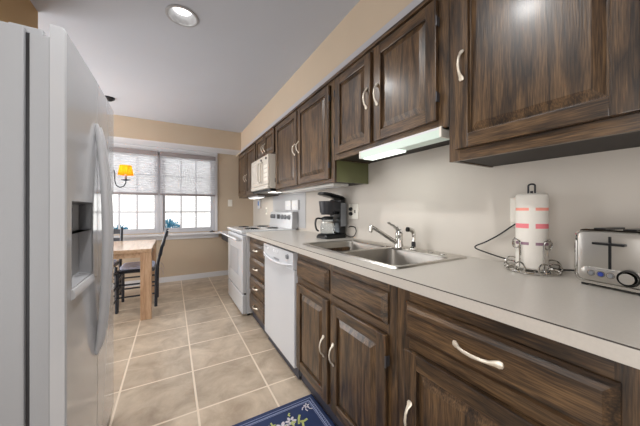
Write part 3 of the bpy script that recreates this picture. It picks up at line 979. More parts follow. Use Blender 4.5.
# ------------------------------------------------------------------ countertops
CX0 = 0.703
SX0, SX1, SY0, SY1 = 0.782, 1.292, 0.745, 1.635   # sink rim
mb = MB()
cz0, cz1 = 0.889, 0.925
hx0, hx1, hy0, hy1 = SX0 + 0.02, SX1 - 0.02, SY0 + 0.02, SY1 - 0.02
mb.box(CX0, XW - 0.001, -0.44, hy0, cz0, cz1, 0, 0).box(CX0, XW - 0.001, hy1, 2.832, cz0, cz1, 0, 0)
mb.box(CX0, hx0, hy0, hy1, cz0, cz1, 0, 0).box(hx1, XW - 0.001, hy0, hy1, cz0, cz1, 0, 0)
bmesh.ops.remove_doubles(mb.bm, verts=mb.bm.verts, dist=1e-5)
mb.box(CX0 - 0.0016, CX0, -0.44, 2.832, cz0, cz1 - 0.0035, 0, 0)
mb.box(CX0 - 0.0012, CX0 + 0.002, -0.44, 2.832, cz1 - 0.0035, cz1 - 0.0006, 0, 1)
tag(mb.build('countertop', [M_counter, M_edge]), 'long grey laminate countertop running from stove past sink and toaster', 'countertop')
# low desk beyond the stove
o = thing('wall_desk', 'low white desk shelf against the wall beyond the stove', 'desk', (0.72, 4.26, 0))
MB().box(0.0, 0.608, -0.57, 0.588, 0.765, 0.795, 0.004).build('desk_top', M_white, o)
MB().box(0.03, 0.50, -0.55, 0.50, 0.66, 0.765, 0.004).build('pencil_drawer', M_darkgrey, o)
MB().box(0.55, 0.60, -0.55, 0.58, 0.0, 0.765).build('back_panel', M_tan, o)
MB().box(0.50, 0.60, 0.545, 0.58, 0.0, 0.765).build('end_panel', M_tan, o)

# ------------------------------------------------------------------ sink
o = thing('sink', 'stainless double-bowl kitchen sink set into the counter', 'sink', (0, 0, 0.925))


def sink_mesh():
    mb = MB(); bm = mb.bm
    zr = 0.006
    ymid = 1.195
    bowls = [(SX0 + 0.028, SX1 - 0.095, SY0 + 0.028, ymid - 0.014), (SX0 + 0.028, SX1 - 0.095, ymid + 0.014, SY1 - 0.028)]
    # deck: strips round the bowls
    def q(x0, x1, y0, y1, z=zr):
        vs_ = [bm.verts.new(p) for p in ((x0, y0, z), (x1, y0, z), (x1, y1, z), (x0, y1, z))]
        bm.faces.new(vs_)
    # rim outline as thin raised lip with rounded corners
    o1 = rrect(SX0, SX1, SY0, SY1, 0.03)
    o2 = rrect(SX0 + 0.006, SX1 - 0.006, SY0 + 0.006, SY1 - 0.006, 0.026)
    o3 = rrect(SX0 + 0.016, SX1 - 0.016, SY0 + 0.016, SY1 - 0.016, 0.02)
    mb.loft([[(a, b, 0.0004) for a, b in o1], [(a, b, zr + 0.002) for a, b in o2], [(a, b, zr) for a, b in o3]], cap=False)
    # deck between rim and bowls: build per bowl with bridging
    half = [(SX0 + 0.016, SX1 - 0.016, SY0 + 0.016, ymid), (SX0 + 0.016, SX1 - 0.016, ymid, SY1 - 0.016)]
    for (hx0_, hx1_, hy0_, hy1_), (bx0, bx1, by0, by1) in zip(half, bowls):
        outer = rrect(hx0_, hx1_, hy0_, hy1_, 0.0005)
        rings = [[(a, b, zr) for a, b in outer]]
        for ins, z, rr in ((0, zr, 0.05), (0.003, zr - 0.003, 0.05), (0.006, zr - 0.012, 0.05), (0.018, -0.15, 0.055), (0.03, -0.165, 0.055), (0.06, -0.172, 0.06)):
            rings.append([(a, b, z) for a, b in rrect(bx0 + ins, bx1 - ins, by0 + ins, by1 - ins, rr)])
        rings.append([(a, b, -0.174) for a, b in rrect((bx0 + bx1) / 2 - 0.045, (bx0 + bx1) / 2 + 0.045, (by0 + by1) / 2 - 0.045, (by0 + by1) / 2 + 0.045, 0.0449)])
        mb.loft(rings, mi=lambda i, j: 1 if i >= 2 else 0, cap=False)
    return mb, bowls


mb, bowls = sink_mesh()
mb.build('basin', [M_steel, M_basin], o, angle=50)
for (bx0, bx1, by0, by1) in bowls:
    mb = MB()
    mb.lathe([(0.046, -0.173), (0.044, -0.170), (0.030, -0.174), (0.0, -0.176)], ((bx0 + bx1) / 2, (by0 + by1) / 2, 0), 'z', 24, cap=False)
    mb.build('drain', M_chrome, o)
for yy in (0.93, 0.86):
    mb = MB(); mb.lathe([(0.02, 0.006), (0.018, 0.009), (0.0, 0.0095)], (1.245, yy, 0), 'z', 18, cap=False); mb.build('hole_cap', M_chrome, o)

# faucet
o = thing('faucet', 'chrome single-lever kitchen faucet behind the sink', 'faucet', (1.205, 1.128, 0.931))
mb = MB()
mb.loft([[(a, b, z) for a, b in rrect(-0.028 + i, 0.028 - i, -0.036 + i, 0.10 - i, 0.027 - i)] for i, z in ((0, 0), (0.0, 0.006), (0.006, 0.010))])
mb.build('deck_plate', M_chrome, o)
mb = MB()
mb.lathe([(0.028, 0.008), (0.027, 0.018), (0.023, 0.03), (0.022, 0.075), (0.024, 0.085), (0.023, 0.095), (0.016, 0.106), (0.0, 0.11)], seg=22, cap=False)
mb.build('body', M_chrome, o)
tip = Vector((1.03, 1.185, 1.066)) - Vector((1.205, 1.128, 0.931))
mb = MB()
a = Vector((-0.012, 0.006, 0.032))
mb.tube([a, a.lerp(tip, 0.2) + Vector((0, 0, 0.001)), a.lerp(tip, 0.6) + Vector((0, 0, 0.003)), a.lerp(tip, 0.93) + Vector((0, 0, 0.004)), tip], [0.013, 0.0125, 0.0115, 0.011, 0.009], 12)
sp = mb.build('spout', M_chrome, o)
MB().lathe([(0.0, -0.034), (0.011, -0.034), (0.012, -0.03), (0.012, 0.004), (0.008, 0.009), (0, 0.009)], tip, 'z', 16, cap=False).build('aerator', M_chrome, sp)
mb = MB()
mb.tube(spline([(0.004, 0, 0.092), (-0.003, 0.003, 0.114), (-0.022, 0.010, 0.132), (-0.05, 0.022, 0.150), (-0.066, 0.028, 0.157)], 5), [0.019] * 3 + [0.017] * 4 + [0.014] * 4 + [0.011] * 4 + [0.009] * 4 + [0.007] * 2, 12, flat=(0.75, 1.15))
mb.build('lever', M_chrome, o)
o = thing('sink_sprayer', 'chrome side sprayer right of the faucet', 'sprayer', (1.255, 1.062, 0.931))
mb = MB(); mb.lathe([(0.024, 0), (0.023, 0.006), (0.015, 0.014), (0.0, 0.014)], seg=20, cap=False); mb.build('collar', M_chrome, o)
mb = MB(); mb.lathe([(0.012, 0.012), (0.013, 0.03), (0.010, 0.05), (0.0, 0.05)], seg=14, cap=False); mb.build('grip', M_darkgrey, o)
mb = MB(); mb.tube(spline([(0, 0, 0.045), (0.002, 0, 0.08), (-0.004, 0.003, 0.108), (-0.03, 0.012, 0.118)], 5), [0.011] * 5 + [0.012] * 5 + [0.014] * 6, 12)
mb.build('neck', M_chrome, o)
MB().tube([(-0.028, 0.0115, 0.117), (-0.040, 0.016, 0.119)], 0.0145, 12).build('spray_head', M_black, o)

# ------------------------------------------------------------------ coffee maker
o = thing('coffee_maker', 'black drip coffee maker with its lid ajar, on the counter', 'coffee maker', (1.192, 1.888, 0.925), R(4))
mb = MB()
mb.loft([[(a, b, z) for a, b in rrect(-0.11 + i, 0.115 - i * 0.3, -0.082 + i, 0.082 - i, 0.03)] for i, z in ((0.0, 0), (0.0, 0.012), (0.008, 0.03), (0.02, 0.038))])
mb.build('base', M_black, o)
MB().lathe([(0.062, 0.037), (0.062, 0.042), (0.0, 0.042)], (-0.035, 0, 0), seg=24, cap=False).build('warming_plate', M_darkgrey, o)
MB().box(0.04, 0.102, -0.078, 0.078, 0.03, 0.335, 0.014, seg=3).build('water_tank', M_black, o)
MB().box(0.045, 0.105, -0.084, -0.079, 0.10, 0.30, 0.002).build('water_gauge', M_greyplastic, o)
mb = MB()
mb.lathe([(0.055, 0.20), (0.066, 0.22), (0.075, 0.30), (0.077, 0.315), (0, 0.315)], (-0.035, 0, 0), seg=24)
mb.box(-0.03, 0.06, -0.074, 0.074, 0.225, 0.315, 0.01)
mb.build('filter_basket', M_darkgrey, o)
mb = MB()
rings = []
for th_, zz in ((0.0, 0.0), (0.006, 0.004), (0.006, 0.012), (0.0, 0.018)):
    rings.append([(a, b, zz + 0.334 - (a - 0.1) * 0.19) for a, b in rrect(-0.105 - th_, 0.11 + th_, -0.078 - th_, 0.078 + th_, 0.06, 6)])
mb.loft(rings)
mb.build('lid', M_black, o)
cb = MB().lathe([(0.0, 0.044), (0.052, 0.044), (0.06, 0.055), (0.062, 0.09), (0.055, 0.13), (0.046, 0.155), (0.048, 0.165)], (-0.037, 0, 0), seg=28, cap=False).build('carafe', M_carafe, o)
MB().lathe([(0.051, 0.158), (0.052, 0.175), (0.03, 0.185), (0.0, 0.187)], (-0.037, 0, 0), seg=24, cap=False).build('carafe_lid', M_black, cb)
MB().lathe([(0.057, 0.128), (0.0575, 0.142), (0.052, 0.142), (0.052, 0.128)], (-0.037, 0, 0), seg=24, cap=False).build('carafe_band', M_steel, cb)
MB().tube(spline([(-0.082, 0.02, 0.165), (-0.125, 0.03, 0.168), (-0.138, 0.034, 0.13), (-0.130, 0.032, 0.08), (-0.112, 0.028, 0.062)], 5), 0.0095, 10, flat=(0.8, 1.3)).build('carafe_handle', M_black, cb)
cord = spline([(0.112, -0.05, 0.03), (0.122, -0.10, 0.012), (0.118, -0.16, 0.02), (0.11, -0.20, 0.06), (0.112, -0.185, 0.095), (0.12, -0.15, 0.10), (0.123, -0.11, 0.10), (0.121, -0.092, 0.09)], 6)
MB().tube(cord, 0.0035, 8).build('power_cord', M_blackrub, o)

# ------------------------------------------------------------------ paper towels
TX, TY = 1.232, 0.468
o = thing('paper_towel_holder', 'curled chrome wire paper towel holder on the counter', 'paper towel holder', (TX, TY, 0.925))
mb = MB()
ring = [(0.085 * math.cos(t), 0.085 * math.sin(t), 0.005) for t in [2 * PI * k / 40 for k in range(41)]]
mb.tube(ring, 0.004, 8)
for k in range(6):
    t = k * PI / 6
    mb.tube([(0.085 * math.cos(t), 0.085 * math.sin(t), 0.007), (-0.085 * math.cos(t), -0.085 * math.sin(t), 0.007)], 0.0025, 6)
mb.build('base_ring', M_chrome, o)
MB().tube([(0, 0, 0.006), (0, 0, 0.315)], 0.005, 8).build('centre_rod', M_darkgrey, o)
mb = MB()
hp = [(0.0, 0.011, 0.30), (0.0, 0.011, 0.332)] + [(0, 0.011 * math.cos(t), 0.335 + 0.007 * math.sin(t)) for t in [k * PI / 8 for k in range(9)]] + [(0.0, -0.011, 0.332), (0.0, -0.011, 0.30)]
mb.tube(hp, 0.0035, 8)
mb.build('top_loop', M_darkgrey, o)
for ang, sg in ((201 - 38, 1), (201 + 38, -1), (201 + 142, 1), (201 - 142, -1)):
    t = R(ang)
    dx, dy = math.cos(t), math.sin(t)
    tx, ty = dy * sg, -dx * sg
    P = lambda r, z, q=0.0: (dx * r + tx * q, dy * r + ty * q, z)
    pts = [P(0.083, 0.006), P(0.066, 0.008), P(0.058, 0.022), P(0.0575, 0.06), P(0.0575, 0.10)]
    for k in range(0, 12):
        a = PI - k * 2 * PI * 0.92 / 11
        pts.append(P(0.0575, 0.108 + 0.017 * math.sin(a), 0.015 + 0.015 * math.cos(a)))
    MB().tube(spline(pts, 4), 0.0032, 8).build('wire_scroll', M_chrome, o)
    for sq in (-1, 1):
        pts = []
        for k in range(0, 13):
            a = -PI / 2 + sq * k * 2 * PI * 0.9 / 12
            pts.append(P(0.082 + 0.004 * math.sin(k * 0.5), 0.024 + 0.018 * math.sin(a), sq * 0.004 + 0.022 * math.cos(a) + sq * 0.016))
        MB().tube(spline(pts, 3), 0.0028, 6).build('foot_curl', M_chrome, o)

mb = MB()
rr_ = 0.051
zs = [0.0, 0.006, 0.094, 0.105, 0.158, 0.176, 0.226, 0.237, 0.286, 0.292]
kinds = [0, 0, 3, 0, 2, 0, 1, 0, 0]
seg = 48
rings = []
for i, z in enumerate(zs):
    r_ = rr_ - (0.006 if i in (0, len(zs) - 1) else 0)
    rings.append([(r_ * math.cos(2 * PI * k / seg), r_ * math.sin(2 * PI * k / seg), z) for k in range(seg)])
mb.loft(rings[::1], mi=lambda i, j: (kinds[i] if (j % 12) not in (5, 6, 7) else 0), cap=False)
inner = [[(0.02 * math.cos(2 * PI * k / seg), 0.02 * math.sin(2 * PI * k / seg), z) for k in range(seg)] for z in (0.292, 0.0)]
mb.loft([rings[-1], inner[0], inner[1], rings[0]], cap=False)
tag(mb.build('paper_towel_roll', [M_paper, M_coral, M_pink, M_mauve], None, (TX, TY, 0.9365), rot=(0, 0, R(64))),
    'white paper towel roll with coral printed bands, standing in the wire holder', 'paper towels')

# ------------------------------------------------------------------ toaster
o = thing('toaster', 'chrome two-slice toaster with a black lever, on the near counter', 'toaster', (1.135, 0.2385, 0.925), R(-9))
W2 = 0.084
LN = 0.165


def toaster_body():
    mb = MB()
    rings = []
    for x, ins in ((0.006, 0.004), (0.0, 0.010), (0.006, 0.0), (LN - 0.008, 0.0), (LN, 0.008)):
        pass
    prof = rrect(-W2, W2, 0.008, 0.180, 0.026, 6)
    inner = rrect(-W2 + 0.008, W2 - 0.008, 0.020, 0.172, 0.020, 6)
    rings = [[(0.004, a, b) for a, b in inner], [(0.0, a, b) for a, b in rrect(-W2 + 0.005, W2 - 0.005, 0.017, 0.175, 0.022, 6)], [(0.005, a, b) for a, b in prof],
             [(LN - 0.008, a, b) for a, b in prof], [(LN, a, b) for a, b in rrect(-W2 + 0.008, W2 - 0.008, 0.02, 0.172, 0.02, 6)]]
    mb.loft(rings)
    return mb


toaster_body().build('shell', M_chrome, o)
M_satin = mat('satin_face_plate', srgb(188, 185, 180), 0.3, metal=1.0)
mb = MB(); mb.loft([[(x, a, b) for a, b in rrect(-W2 + 0.009 + i, W2 - 0.009 - i, 0.021 + i, 0.171 - i, 0.018, 6)] for x, i in ((0.005, 0), (0.0025, 0.0005), (0.002, 0.002))])
fp = mb.build('face_plate', M_satin, o)
MB().box(0.0008, 0.004, -0.0035, 0.0035, 0.062, 0.160, 0.001).build('lever_slot', M_black, fp)
MB().box(-0.016, 0.002, -0.036, 0.034, 0.134, 0.1415, 0.002).build('lever', M_black, o)
mb = MB(); mb.loft([[(x, a, b) for a, b in rrect(-0.074 + i, 0.066 - i, 0.026 + i, 0.062 - i, 0.016 - i, 6)] for x, i in ((0.003, 0), (-0.002, 0.0), (-0.003, 0.002))])
cp = mb.build('control_panel', M_satin, o)
for yy, mm in ((0.040, M_greyplastic), (0.018, M_blue), (-0.003, M_greyplastic)):
    mb = MB(); mb.lathe([(0.0, -0.006), (0.0062, -0.006), (0.0075, -0.002), (0, -0.002)], (0, yy, 0.044), 'x', 16, cap=False)
    bt = mb.build('button', mm, cp)
    mb = MB(); mb.lathe([(0.0076, -0.002), (0.0088, -0.0042), (0.0098, -0.002)], (0, yy, 0.044), 'x', 16, cap=False); mb.build('bezel', M_black, bt)
    MB().box(-0.0036, -0.0025, yy - 0.008, yy + 0.008, 0.0572, 0.0585).build('printed_mark', M_dim, bt)
mb = MB(); mb.lathe([(0.0, -0.016), (0.0155, -0.016), (0.017, -0.012), (0.018, -0.003), (0, -0.003)], (0, -0.040, 0.044), 'x', 24, cap=False)
kn = mb.build('browning_knob', M_chrome, cp)
mb = MB(); mb.lathe([(0.018, -0.002), (0.0215, -0.012), (0.0235, -0.002)], (0, -0.040, 0.044), 'x', 24, cap=False); mb.build('knob_ring', M_black, kn)
for yy in (-0.032, 0.032):
    MB().box(0.025, LN - 0.02, yy - 0.014, yy + 0.014, 0.1785, 0.1835, 0.002).build('slot', M_black, o)
mb = MB()
mb.box(0.007, LN - 0.01, -W2 + 0.02, W2 - 0.02, 0.004, 0.016, 0.003)
for a in (0.02, LN - 0.02):
    for b in (-W2 + 0.02, W2 - 0.02):
        mb.lathe([(0, 0), (0.009, 0), (0.009, 0.006), (0, 0.006)], (a, b, 0), 'z', 10, cap=False)
mb.build('foot_frame', M_black, o)
# black cable from the toaster's back to the outlet
wp = [(1.30, 0.335, 0.945), (1.315, 0.40, 0.933), (1.322, 0.48, 0.932), (1.318, 0.55, 0.936), (1.312, 0.63, 0.95), (1.305, 0.70, 0.968), (1.300, 0.724, 0.978), (1.302, 0.72, 0.99), (1.31, 0.68, 1.012), (1.316, 0.625, 1.05), (1.312, 0.575, 1.09), (1.313, 0.55, 1.108)]
tag(MB().tube(spline(wp, 6), 0.0032, 8).build('power_cable', M_blackrub), 'black power cable looping on the counter left of the paper towels', 'cable')

# ------------------------------------------------------------------ refrigerator
FX0, FY0, FY1 = -0.29, 1.104, 1.866
FS = 1.470  # split between doors
o = thing('refrigerator', 'white side-by-side refrigerator with an ice dispenser', 'refrigerator', (-0.29, 1.485, 0))
T = lambda mb, n, m, p=None, **k: mb.build(n, m, p or o, (0.29, -1.485, 0) if p is None else (0, 0, 0), **k)
T(MB().box(-1.06, -0.382, FY0 + 0.002, FY1 - 0.002, 0.03, 1.715, 0.008), 'body', M_fridge_side)
T(MB().box(-0.384, -0.372, FY0 + 0.010, FY1 - 0.010, 0.06, 1.70), 'door_gasket', M_darkgrey)
T(MB().box(-0.40, -0.33, FY0 + 0.01, FY1 - 0.01, 0.0, 0.055), 'toe_grille', M_darkgrey)


def fridge_door(y0, y1, disp):
    mb = MB()
    # inner liner slab (lower top edge) and thick outer shell with softly bowed front
    mb.box(-0.372, -0.326, y0, y1, 0.065, 1.700, 0.005, 1)
    dr = mb
    n = 10
    z0, z1 = 0.06, 1.738

    def fx(y):
        e = min(1.0, min(y - FY0, FY1 - y) / 0.03)
        return -0.285 - 0.004 * ((y - 1.485) / 0.38) ** 2 - (0.004 if e < 0.1 else 0)
    ys = sorted(set([round(y0 + (y1 - y0) * i / n, 5) for i in range(n + 1)] + [y for y in (FY0 + 0.004, FY1 - 0.004) if y0 < y < y1]))
    if disp:
        ya, yb, za, zb = disp
        ys = sorted(set([y for y in ys if not (ya - 0.012 < y < yb + 0.012)] + [ya, yb]))
        zs_ = [z0, 0.40, za, zb, 1.45, z1 - 0.012, z1]
    else:
        zs_ = [z0, 0.40, 0.9, 1.45, z1 - 0.012, z1]
    bm = mb.bm
    V = {}
    for i, y in enumerate(ys):
        for j, z in enumerate(zs_):
            V[i, j] = bm.verts.new((fx(y) - (0.006 if j == len(zs_) - 1 else 0), y, z))
    for i in range(len(ys) - 1):
        for j in range(len(zs_) - 1):
            if disp and abs(ys[i] - ya) < 1e-6 and abs(zs_[j] - za) < 1e-6:
                continue
            bm.faces.new((V[i, j], V[i + 1, j], V[i + 1, j + 1], V[i, j + 1]))
    B = {}
    m_, k_ = len(ys) - 1, len(zs_) - 1
    for i, y in enumerate(ys):
        for j in (0, k_):
            B[i, j] = bm.verts.new((-0.327, y, zs_[j]))
    for j in range(1, k_):
        for i in (0, m_):
            B[i, j] = bm.verts.new((-0.327, ys[i], zs_[j]))
    for i in range(m_):
        for j in (0, k_):
            bm.faces.new((V[i, j], V[i + 1, j], B[i + 1, j], B[i, j]))
    for j in range(k_):
        for i in (0, m_):
            bm.faces.new((V[i, j], V[i, j + 1], B[i, j + 1], B[i, j]))
    return mb, fx


DISP = (1.150, 1.394, 0.905, 1.195)
mb, fx = fridge_door(FY0, FS - 0.003, DISP)
fd = T(mb, 'freezer_door', [M_fridge, M_fridge_side], angle=28)
mb, _ = fridge_door(FS + 0.003, FY1, None)
rd = T(mb, 'fridge_door', [M_fridge, M_fridge_side], angle=28)
# dispenser recess
ya, yb, za, zb = DISP
mb = MB()
xo, xi = -0.2875, -0.360
# liner: sloped back from mid to bottom front
mb.loft([[(xo, ya, za), (xo, yb, za), (xo, yb, zb), (xo, ya, zb)],
         [(xi + 0.0, ya + 0.012, za + 0.02), (xi, yb - 0.012, za + 0.02), (xi, yb - 0.012, zb - 0.01), (xi, ya + 0.012, zb - 0.01)]], cap=False)
bm = mb.bm
vs_ = [bm.verts.new(p) for p in ((xi, ya + 0.012, za + 0.02), (xi, yb - 0.012, za + 0.02), (xi, yb - 0.012, zb - 0.01), (xi, ya + 0.012, zb - 0.01))]
bm.faces.new(vs_)
mb.build('dispenser_recess', mat('grey_recess_plastic', srgb(160, 161, 165), 0.4), fd)
mb = MB()
zc = 1.085
mb.loft([[(x, y, z) for y, z in ((ya + i, zc), (yb - i, zc), (yb - i, zb - i), (ya + i, zb - i))] for x, i in ((-0.288, 0.0015), (-0.290, 0.004), (-0.352, 0.014), (-0.356, 0.014), (-0.356, 0.0015), (-0.288, 0.0015))], cap=False)
mb.box(-0.356, -0.352, ya + 0.012, yb - 0.012, zc, zb - 0.012)
mb.build('dispenser_cavity', mat('dark_grey_cavity', srgb(88, 89, 93), 0.3, coat=0.3), fd)
mb = MB(); mb.box(-0.352, -0.315, ya + 0.06, yb - 0.12, zb - 0.10, zb - 0.016, 0.008); mb.box(-0.34, -0.322, ya + 0.075, ya + 0.105, zb - 0.14, zb - 0.095, 0.004)
mb.build('dispenser_spout', M_darkgrey, fd)
MB().box(-0.349, -0.3475, yb - 0.10, yb - 0.05, zb - 0.08, zb - 0.05, 0.0005).build('dispenser_button', M_greyplastic, fd)
mb = MB(); mb.prism([(-0.355, 0.905), (-0.284, 0.900), (-0.277, 0.882), (-0.278, 0.872), (-0.30, 0.860), (-0.31, 0.88)], ya - 0.004, yb + 0.004, 'y')
mb.build('drip_tray', M_handle_w, fd)


def fridge_handle(parent, y, lean):
    mb = MB()
    pts = []
    zz = [0.545, 0.60, 0.72, 0.90, 1.05, 1.18, 1.34, 1.47, 1.535]
    dd = [0.006, 0.020, 0.034, 0.046, 0.050, 0.047, 0.036, 0.020, 0.006]
    for z, d_ in zip(zz, dd):
        pts.append((-0.288 + d_ * 0.78, y, z))
    pts = spline(pts, 4)
    m_ = len(pts) - 1
    mb.tube(pts, [0.0065 + 0.006 * math.sin(PI * i / m_) ** 0.6 for i in range(m_ + 1)], 12, flat=(1.2, 0.8))
    mb.tube([(-0.30, y, 0.55), (-0.282, y, 0.555)], 0.009, 10).tube([(-0.30, y, 1.53), (-0.282, y, 1.525)], 0.009, 10)
    return mb.build('handle', M_handle_w, parent)


fridge_handle(fd, FS - 0.030, 1)
fridge_handle(rd, FS + 0.032, -1)
MB().box(-0.300, -0.2975, 1.826, 1.838, 1.648, 1.668, 0.001).build('badge', M_dim, rd)
for ya_ in (FY0 + 0.012, FY1 - 0.06):
    MB().box(-0.42, -0.345, ya_, ya_ + 0.045, 1.701, 1.722, 0.004).build('hinge_cover', M_fridge_side, fd if ya_ < 1.4 else rd)

# ------------------------------------------------------------------ recessed ceiling light
o = thing('recessed_light', 'lit white recessed can light in the ceiling', 'light', (CANX, CANY, ZC))
mb = MB(); mb.lathe([(0.100, -0.001), (0.100, -0.006), (0.090, -0.009), (0.083, -0.006), (0.0825, 0.0), (0.066, 0.07), (0.066, 0.09), (0.085, 0.09), (0.0872, 0.0), (0.100, -0.001)], seg=40, cap=False)
mb.build('trim_ring', mat('grey_baffle', srgb(158, 158, 160), 0.6), o)
mb = MB(); mb.lathe([(0.0, 0.036), (0.045, 0.037), (0.057, 0.042), (0.060, 0.052), (0.0, 0.07)], seg=30, cap=False)
mb.build('bulb', M_lamp, o)
light('ceiling_can', 'SPOT', (CANX, CANY, ZC - 0.012), 52, (1, 0.985, 0.965), (0, 0, 0), spot_size=R(150), spot_blend=0.8, shadow_soft_size=0.06)
# extra spot with no fixture, added out of view to light the counters
light('fill_overhead', 'SPOT', (0.06, 0.75, ZC - 0.012), 52, (1, 0.985, 0.965), (0, 0, 0), spot_size=R(150), spot_blend=0.8, shadow_soft_size=0.06)

# ------------------------------------------------------------------ chandelier over the table
CHX, CHY = -0.692, 3.80
o = thing('chandelier', 'black iron chandelier with small amber shades, hung over the table', 'chandelier', (CHX, CHY, 0))
M_iron = mat('black_iron', srgb(30, 32, 38), 0.45, metal=0.3)
MB().lathe([(0.0, ZC), (0.06, ZC), (0.058, ZC - 0.015), (0.03, ZC - 0.035), (0.0, ZC - 0.04)], (0.052, 0.02, 0), seg=24, cap=False).build('canopy', M_iron, o)
mb = MB(); mb.tube(spline([(0.052, 0.02, ZC - 0.03), (0.0, 0.02, 2.36), (-0.01, 0.0, 2.2), (0.0, 0, 1.85)], 6), 0.005, 6)
mb.build('chain', M_iron, o)
mb = MB(); mb.lathe([(0.0, 1.86), (0.012, 1.85), (0.010, 1.76), (0.022, 1.72), (0.010, 1.68), (0.010, 1.60), (0.026, 1.56), (0.028, 1.53), (0.012, 1.49), (0.0, 1.46)], seg=16, cap=False)
mb.build('stem', M_iron, o)
AR = 0.215
for k in range(4):
    t = [R(3), R(105), R(185), R(262)][k]
    dx, dy = math.cos(t), math.sin(t)
    pr = [(0.015, 1.60), (0.06, 1.645), (0.10, 1.635), (0.112, 1.59), (0.113, 1.51), (0.128, 1.455), (0.160, 1.434), (0.195, 1.448), (AR, 1.49), (AR, 1.515)]
    ar = MB().tube(spline([(dx * r_, dy * r_, z) for r_, z in pr], 5), 0.0055, 8).build('arm', M_iron, o)
    cx, cy = dx * AR, dy * AR
    MB().lathe([(0.0, 1.512), (0.018, 1.512), (0.046, 1.522), (0.048, 1.527), (0.02, 1.522), (0.0, 1.522)], (cx, cy, 0), seg=20, cap=False).build('drip_cup', mat('dark_blue_enamel', srgb(38, 56, 84), 0.35) if k == 0 else bpy.data.materials['dark_blue_enamel'], ar)
    MB().lathe([(0.0, 1.52), (0.011, 1.52), (0.011, 1.60), (0.0, 1.60)], (cx, cy, 0), seg=12, cap=False).build('candle_sleeve', M_cush2, ar)
    MB().lathe([(0.0, 1.60), (0.008, 1.60), (0.013, 1.62), (0.009, 1.64), (0.0, 1.655)], (cx, cy, 0), seg=12, cap=False).build('bulb', mat('warm_bulb', (1, 0.8, 0.5, 1), 0.4, emit=(1, 0.72, 0.35, 1), estr=5) if k == 0 else bpy.data.materials['warm_bulb'], ar)
    MB().lathe([(0.078, 1.583), (0.0775, 1.581), (0.058, 1.692), (0.0585, 1.694)], (cx, cy, 0), seg=28, cap=False).build('lamp_shade', M_lampshade, ar)
    light('shade_bulb', 'POINT', (CHX + cx, CHY + cy, 1.635), 1.1, (1, 0.80, 0.50), shadow_soft_size=0.02)

# ------------------------------------------------------------------ dining table
TXR, TXL, TY0, TY1 = -0.188, -1.50, 3.290, 4.30
o = thing('dining_table', 'light oak dining table with thick square legs by the window', 'table', ((TXR + TXL) / 2, (TY0 + TY1) / 2, 0))
hx, hy = (TXR - TXL) / 2, (TY1 - TY0) / 2
MB().box(-hx, hx, -hy, hy, 0.715, 0.752, 0.004).build('table_top', TBL, o)
mb = MB()
mb.box(-hx + 0.1, hx - 0.1, -hy + 0.012, -hy + 0.04, 0.665, 0.715).box(-hx + 0.1, hx - 0.1, hy - 0.04, hy - 0.012, 0.665, 0.715)
mb.box(-hx + 0.012, -hx + 0.04, -hy + 0.1, hy - 0.1, 0.665, 0.715).box(hx - 0.04, hx - 0.012, -hy + 0.1, hy - 0.1, 0.665, 0.715)
mb.build('apron', TBL, o)
for sx in (-1, 1):
    for sy in (-1, 1):
        x, y = sx * (hx - 0.052), sy * (hy - 0.052)
        MB().box(x - 0.05, x + 0.05, y - 0.05, y + 0.05, 0.0, 0.715, 0.004).build('leg', TBLV, o)

# ------------------------------------------------------------------ chairs (each faces local +y)


def chair(loc, rz, label):
    o = thing('dining_chair', label, 'chair', loc, rz, group='navy ladder-back chairs at the table')
    w2, d2 = 0.19, 0.185
    for s in (-1, 1):
        pts = [(s * (w2 - 0.005), -d2, 0), (s * (w2 - 0.005), -d2 - 0.003, 0.25), (s * w2, -d2 - 0.01, 0.46), (s * w2, -d2 - 0.055, 0.68), (s * w2, -d2 - 0.118, 0.915)]
        MB().tube(spline(pts, 4), 0.0175, 10).build('back_post', M_navy, o)
    for s in (-1, 1):
        MB().tube([(s * (w2 + 0.005), d2, 0), (s * (w2 + 0.005), d2, 0.2), (s * (w2 + 0.005), d2, 0.45)], [0.015, 0.018, 0.018], 10).build('leg', M_navy, o)
    for z, y in ((0.62, -d2 - 0.04), (0.74, -d2 - 0.068), (0.86, -d2 - 0.103)):
        mb = MB()
        rings = []
        for i in range(9):
            t = -1 + i / 4
            x = t * (w2 - 0.01); yy = y - 0.018 * (1 - t * t)
            hh = 0.032 + 0.012 * (1 - t * t)
            rings.append([(x, yy - 0.006, z - 0.03), (x, yy + 0.006, z - 0.03), (x, yy + 0.006 - 0.008, z + hh), (x, yy - 0.006 - 0.008, z + hh)])
        mb.loft(rings)
        mb.build('ladder_slat', M_navy, o)
    for z in (0.16, 0.30):
        for s in (-1, 1):
            MB().tube([(s * w2, -d2, z), (s * (w2 + 0.004), d2, z)], 0.010, 8).build('stretcher', M_navy, o)
        MB().tube([(-w2, d2, z + 0.04), (w2, d2, z + 0.04)], 0.010, 8).build('stretcher', M_navy, o)
    MB().tube([(-w2, -d2, 0.22), (w2, -d2, 0.22)], 0.010, 8).build('stretcher', M_navy, o)
    mb = MB(); mb.box(-w2 + 0.012, w2 - 0.012, -d2 + 0.012, d2 + 0.012, 0.425, 0.462, 0.012)
    mb.build('seat', M_navy, o)
    return o


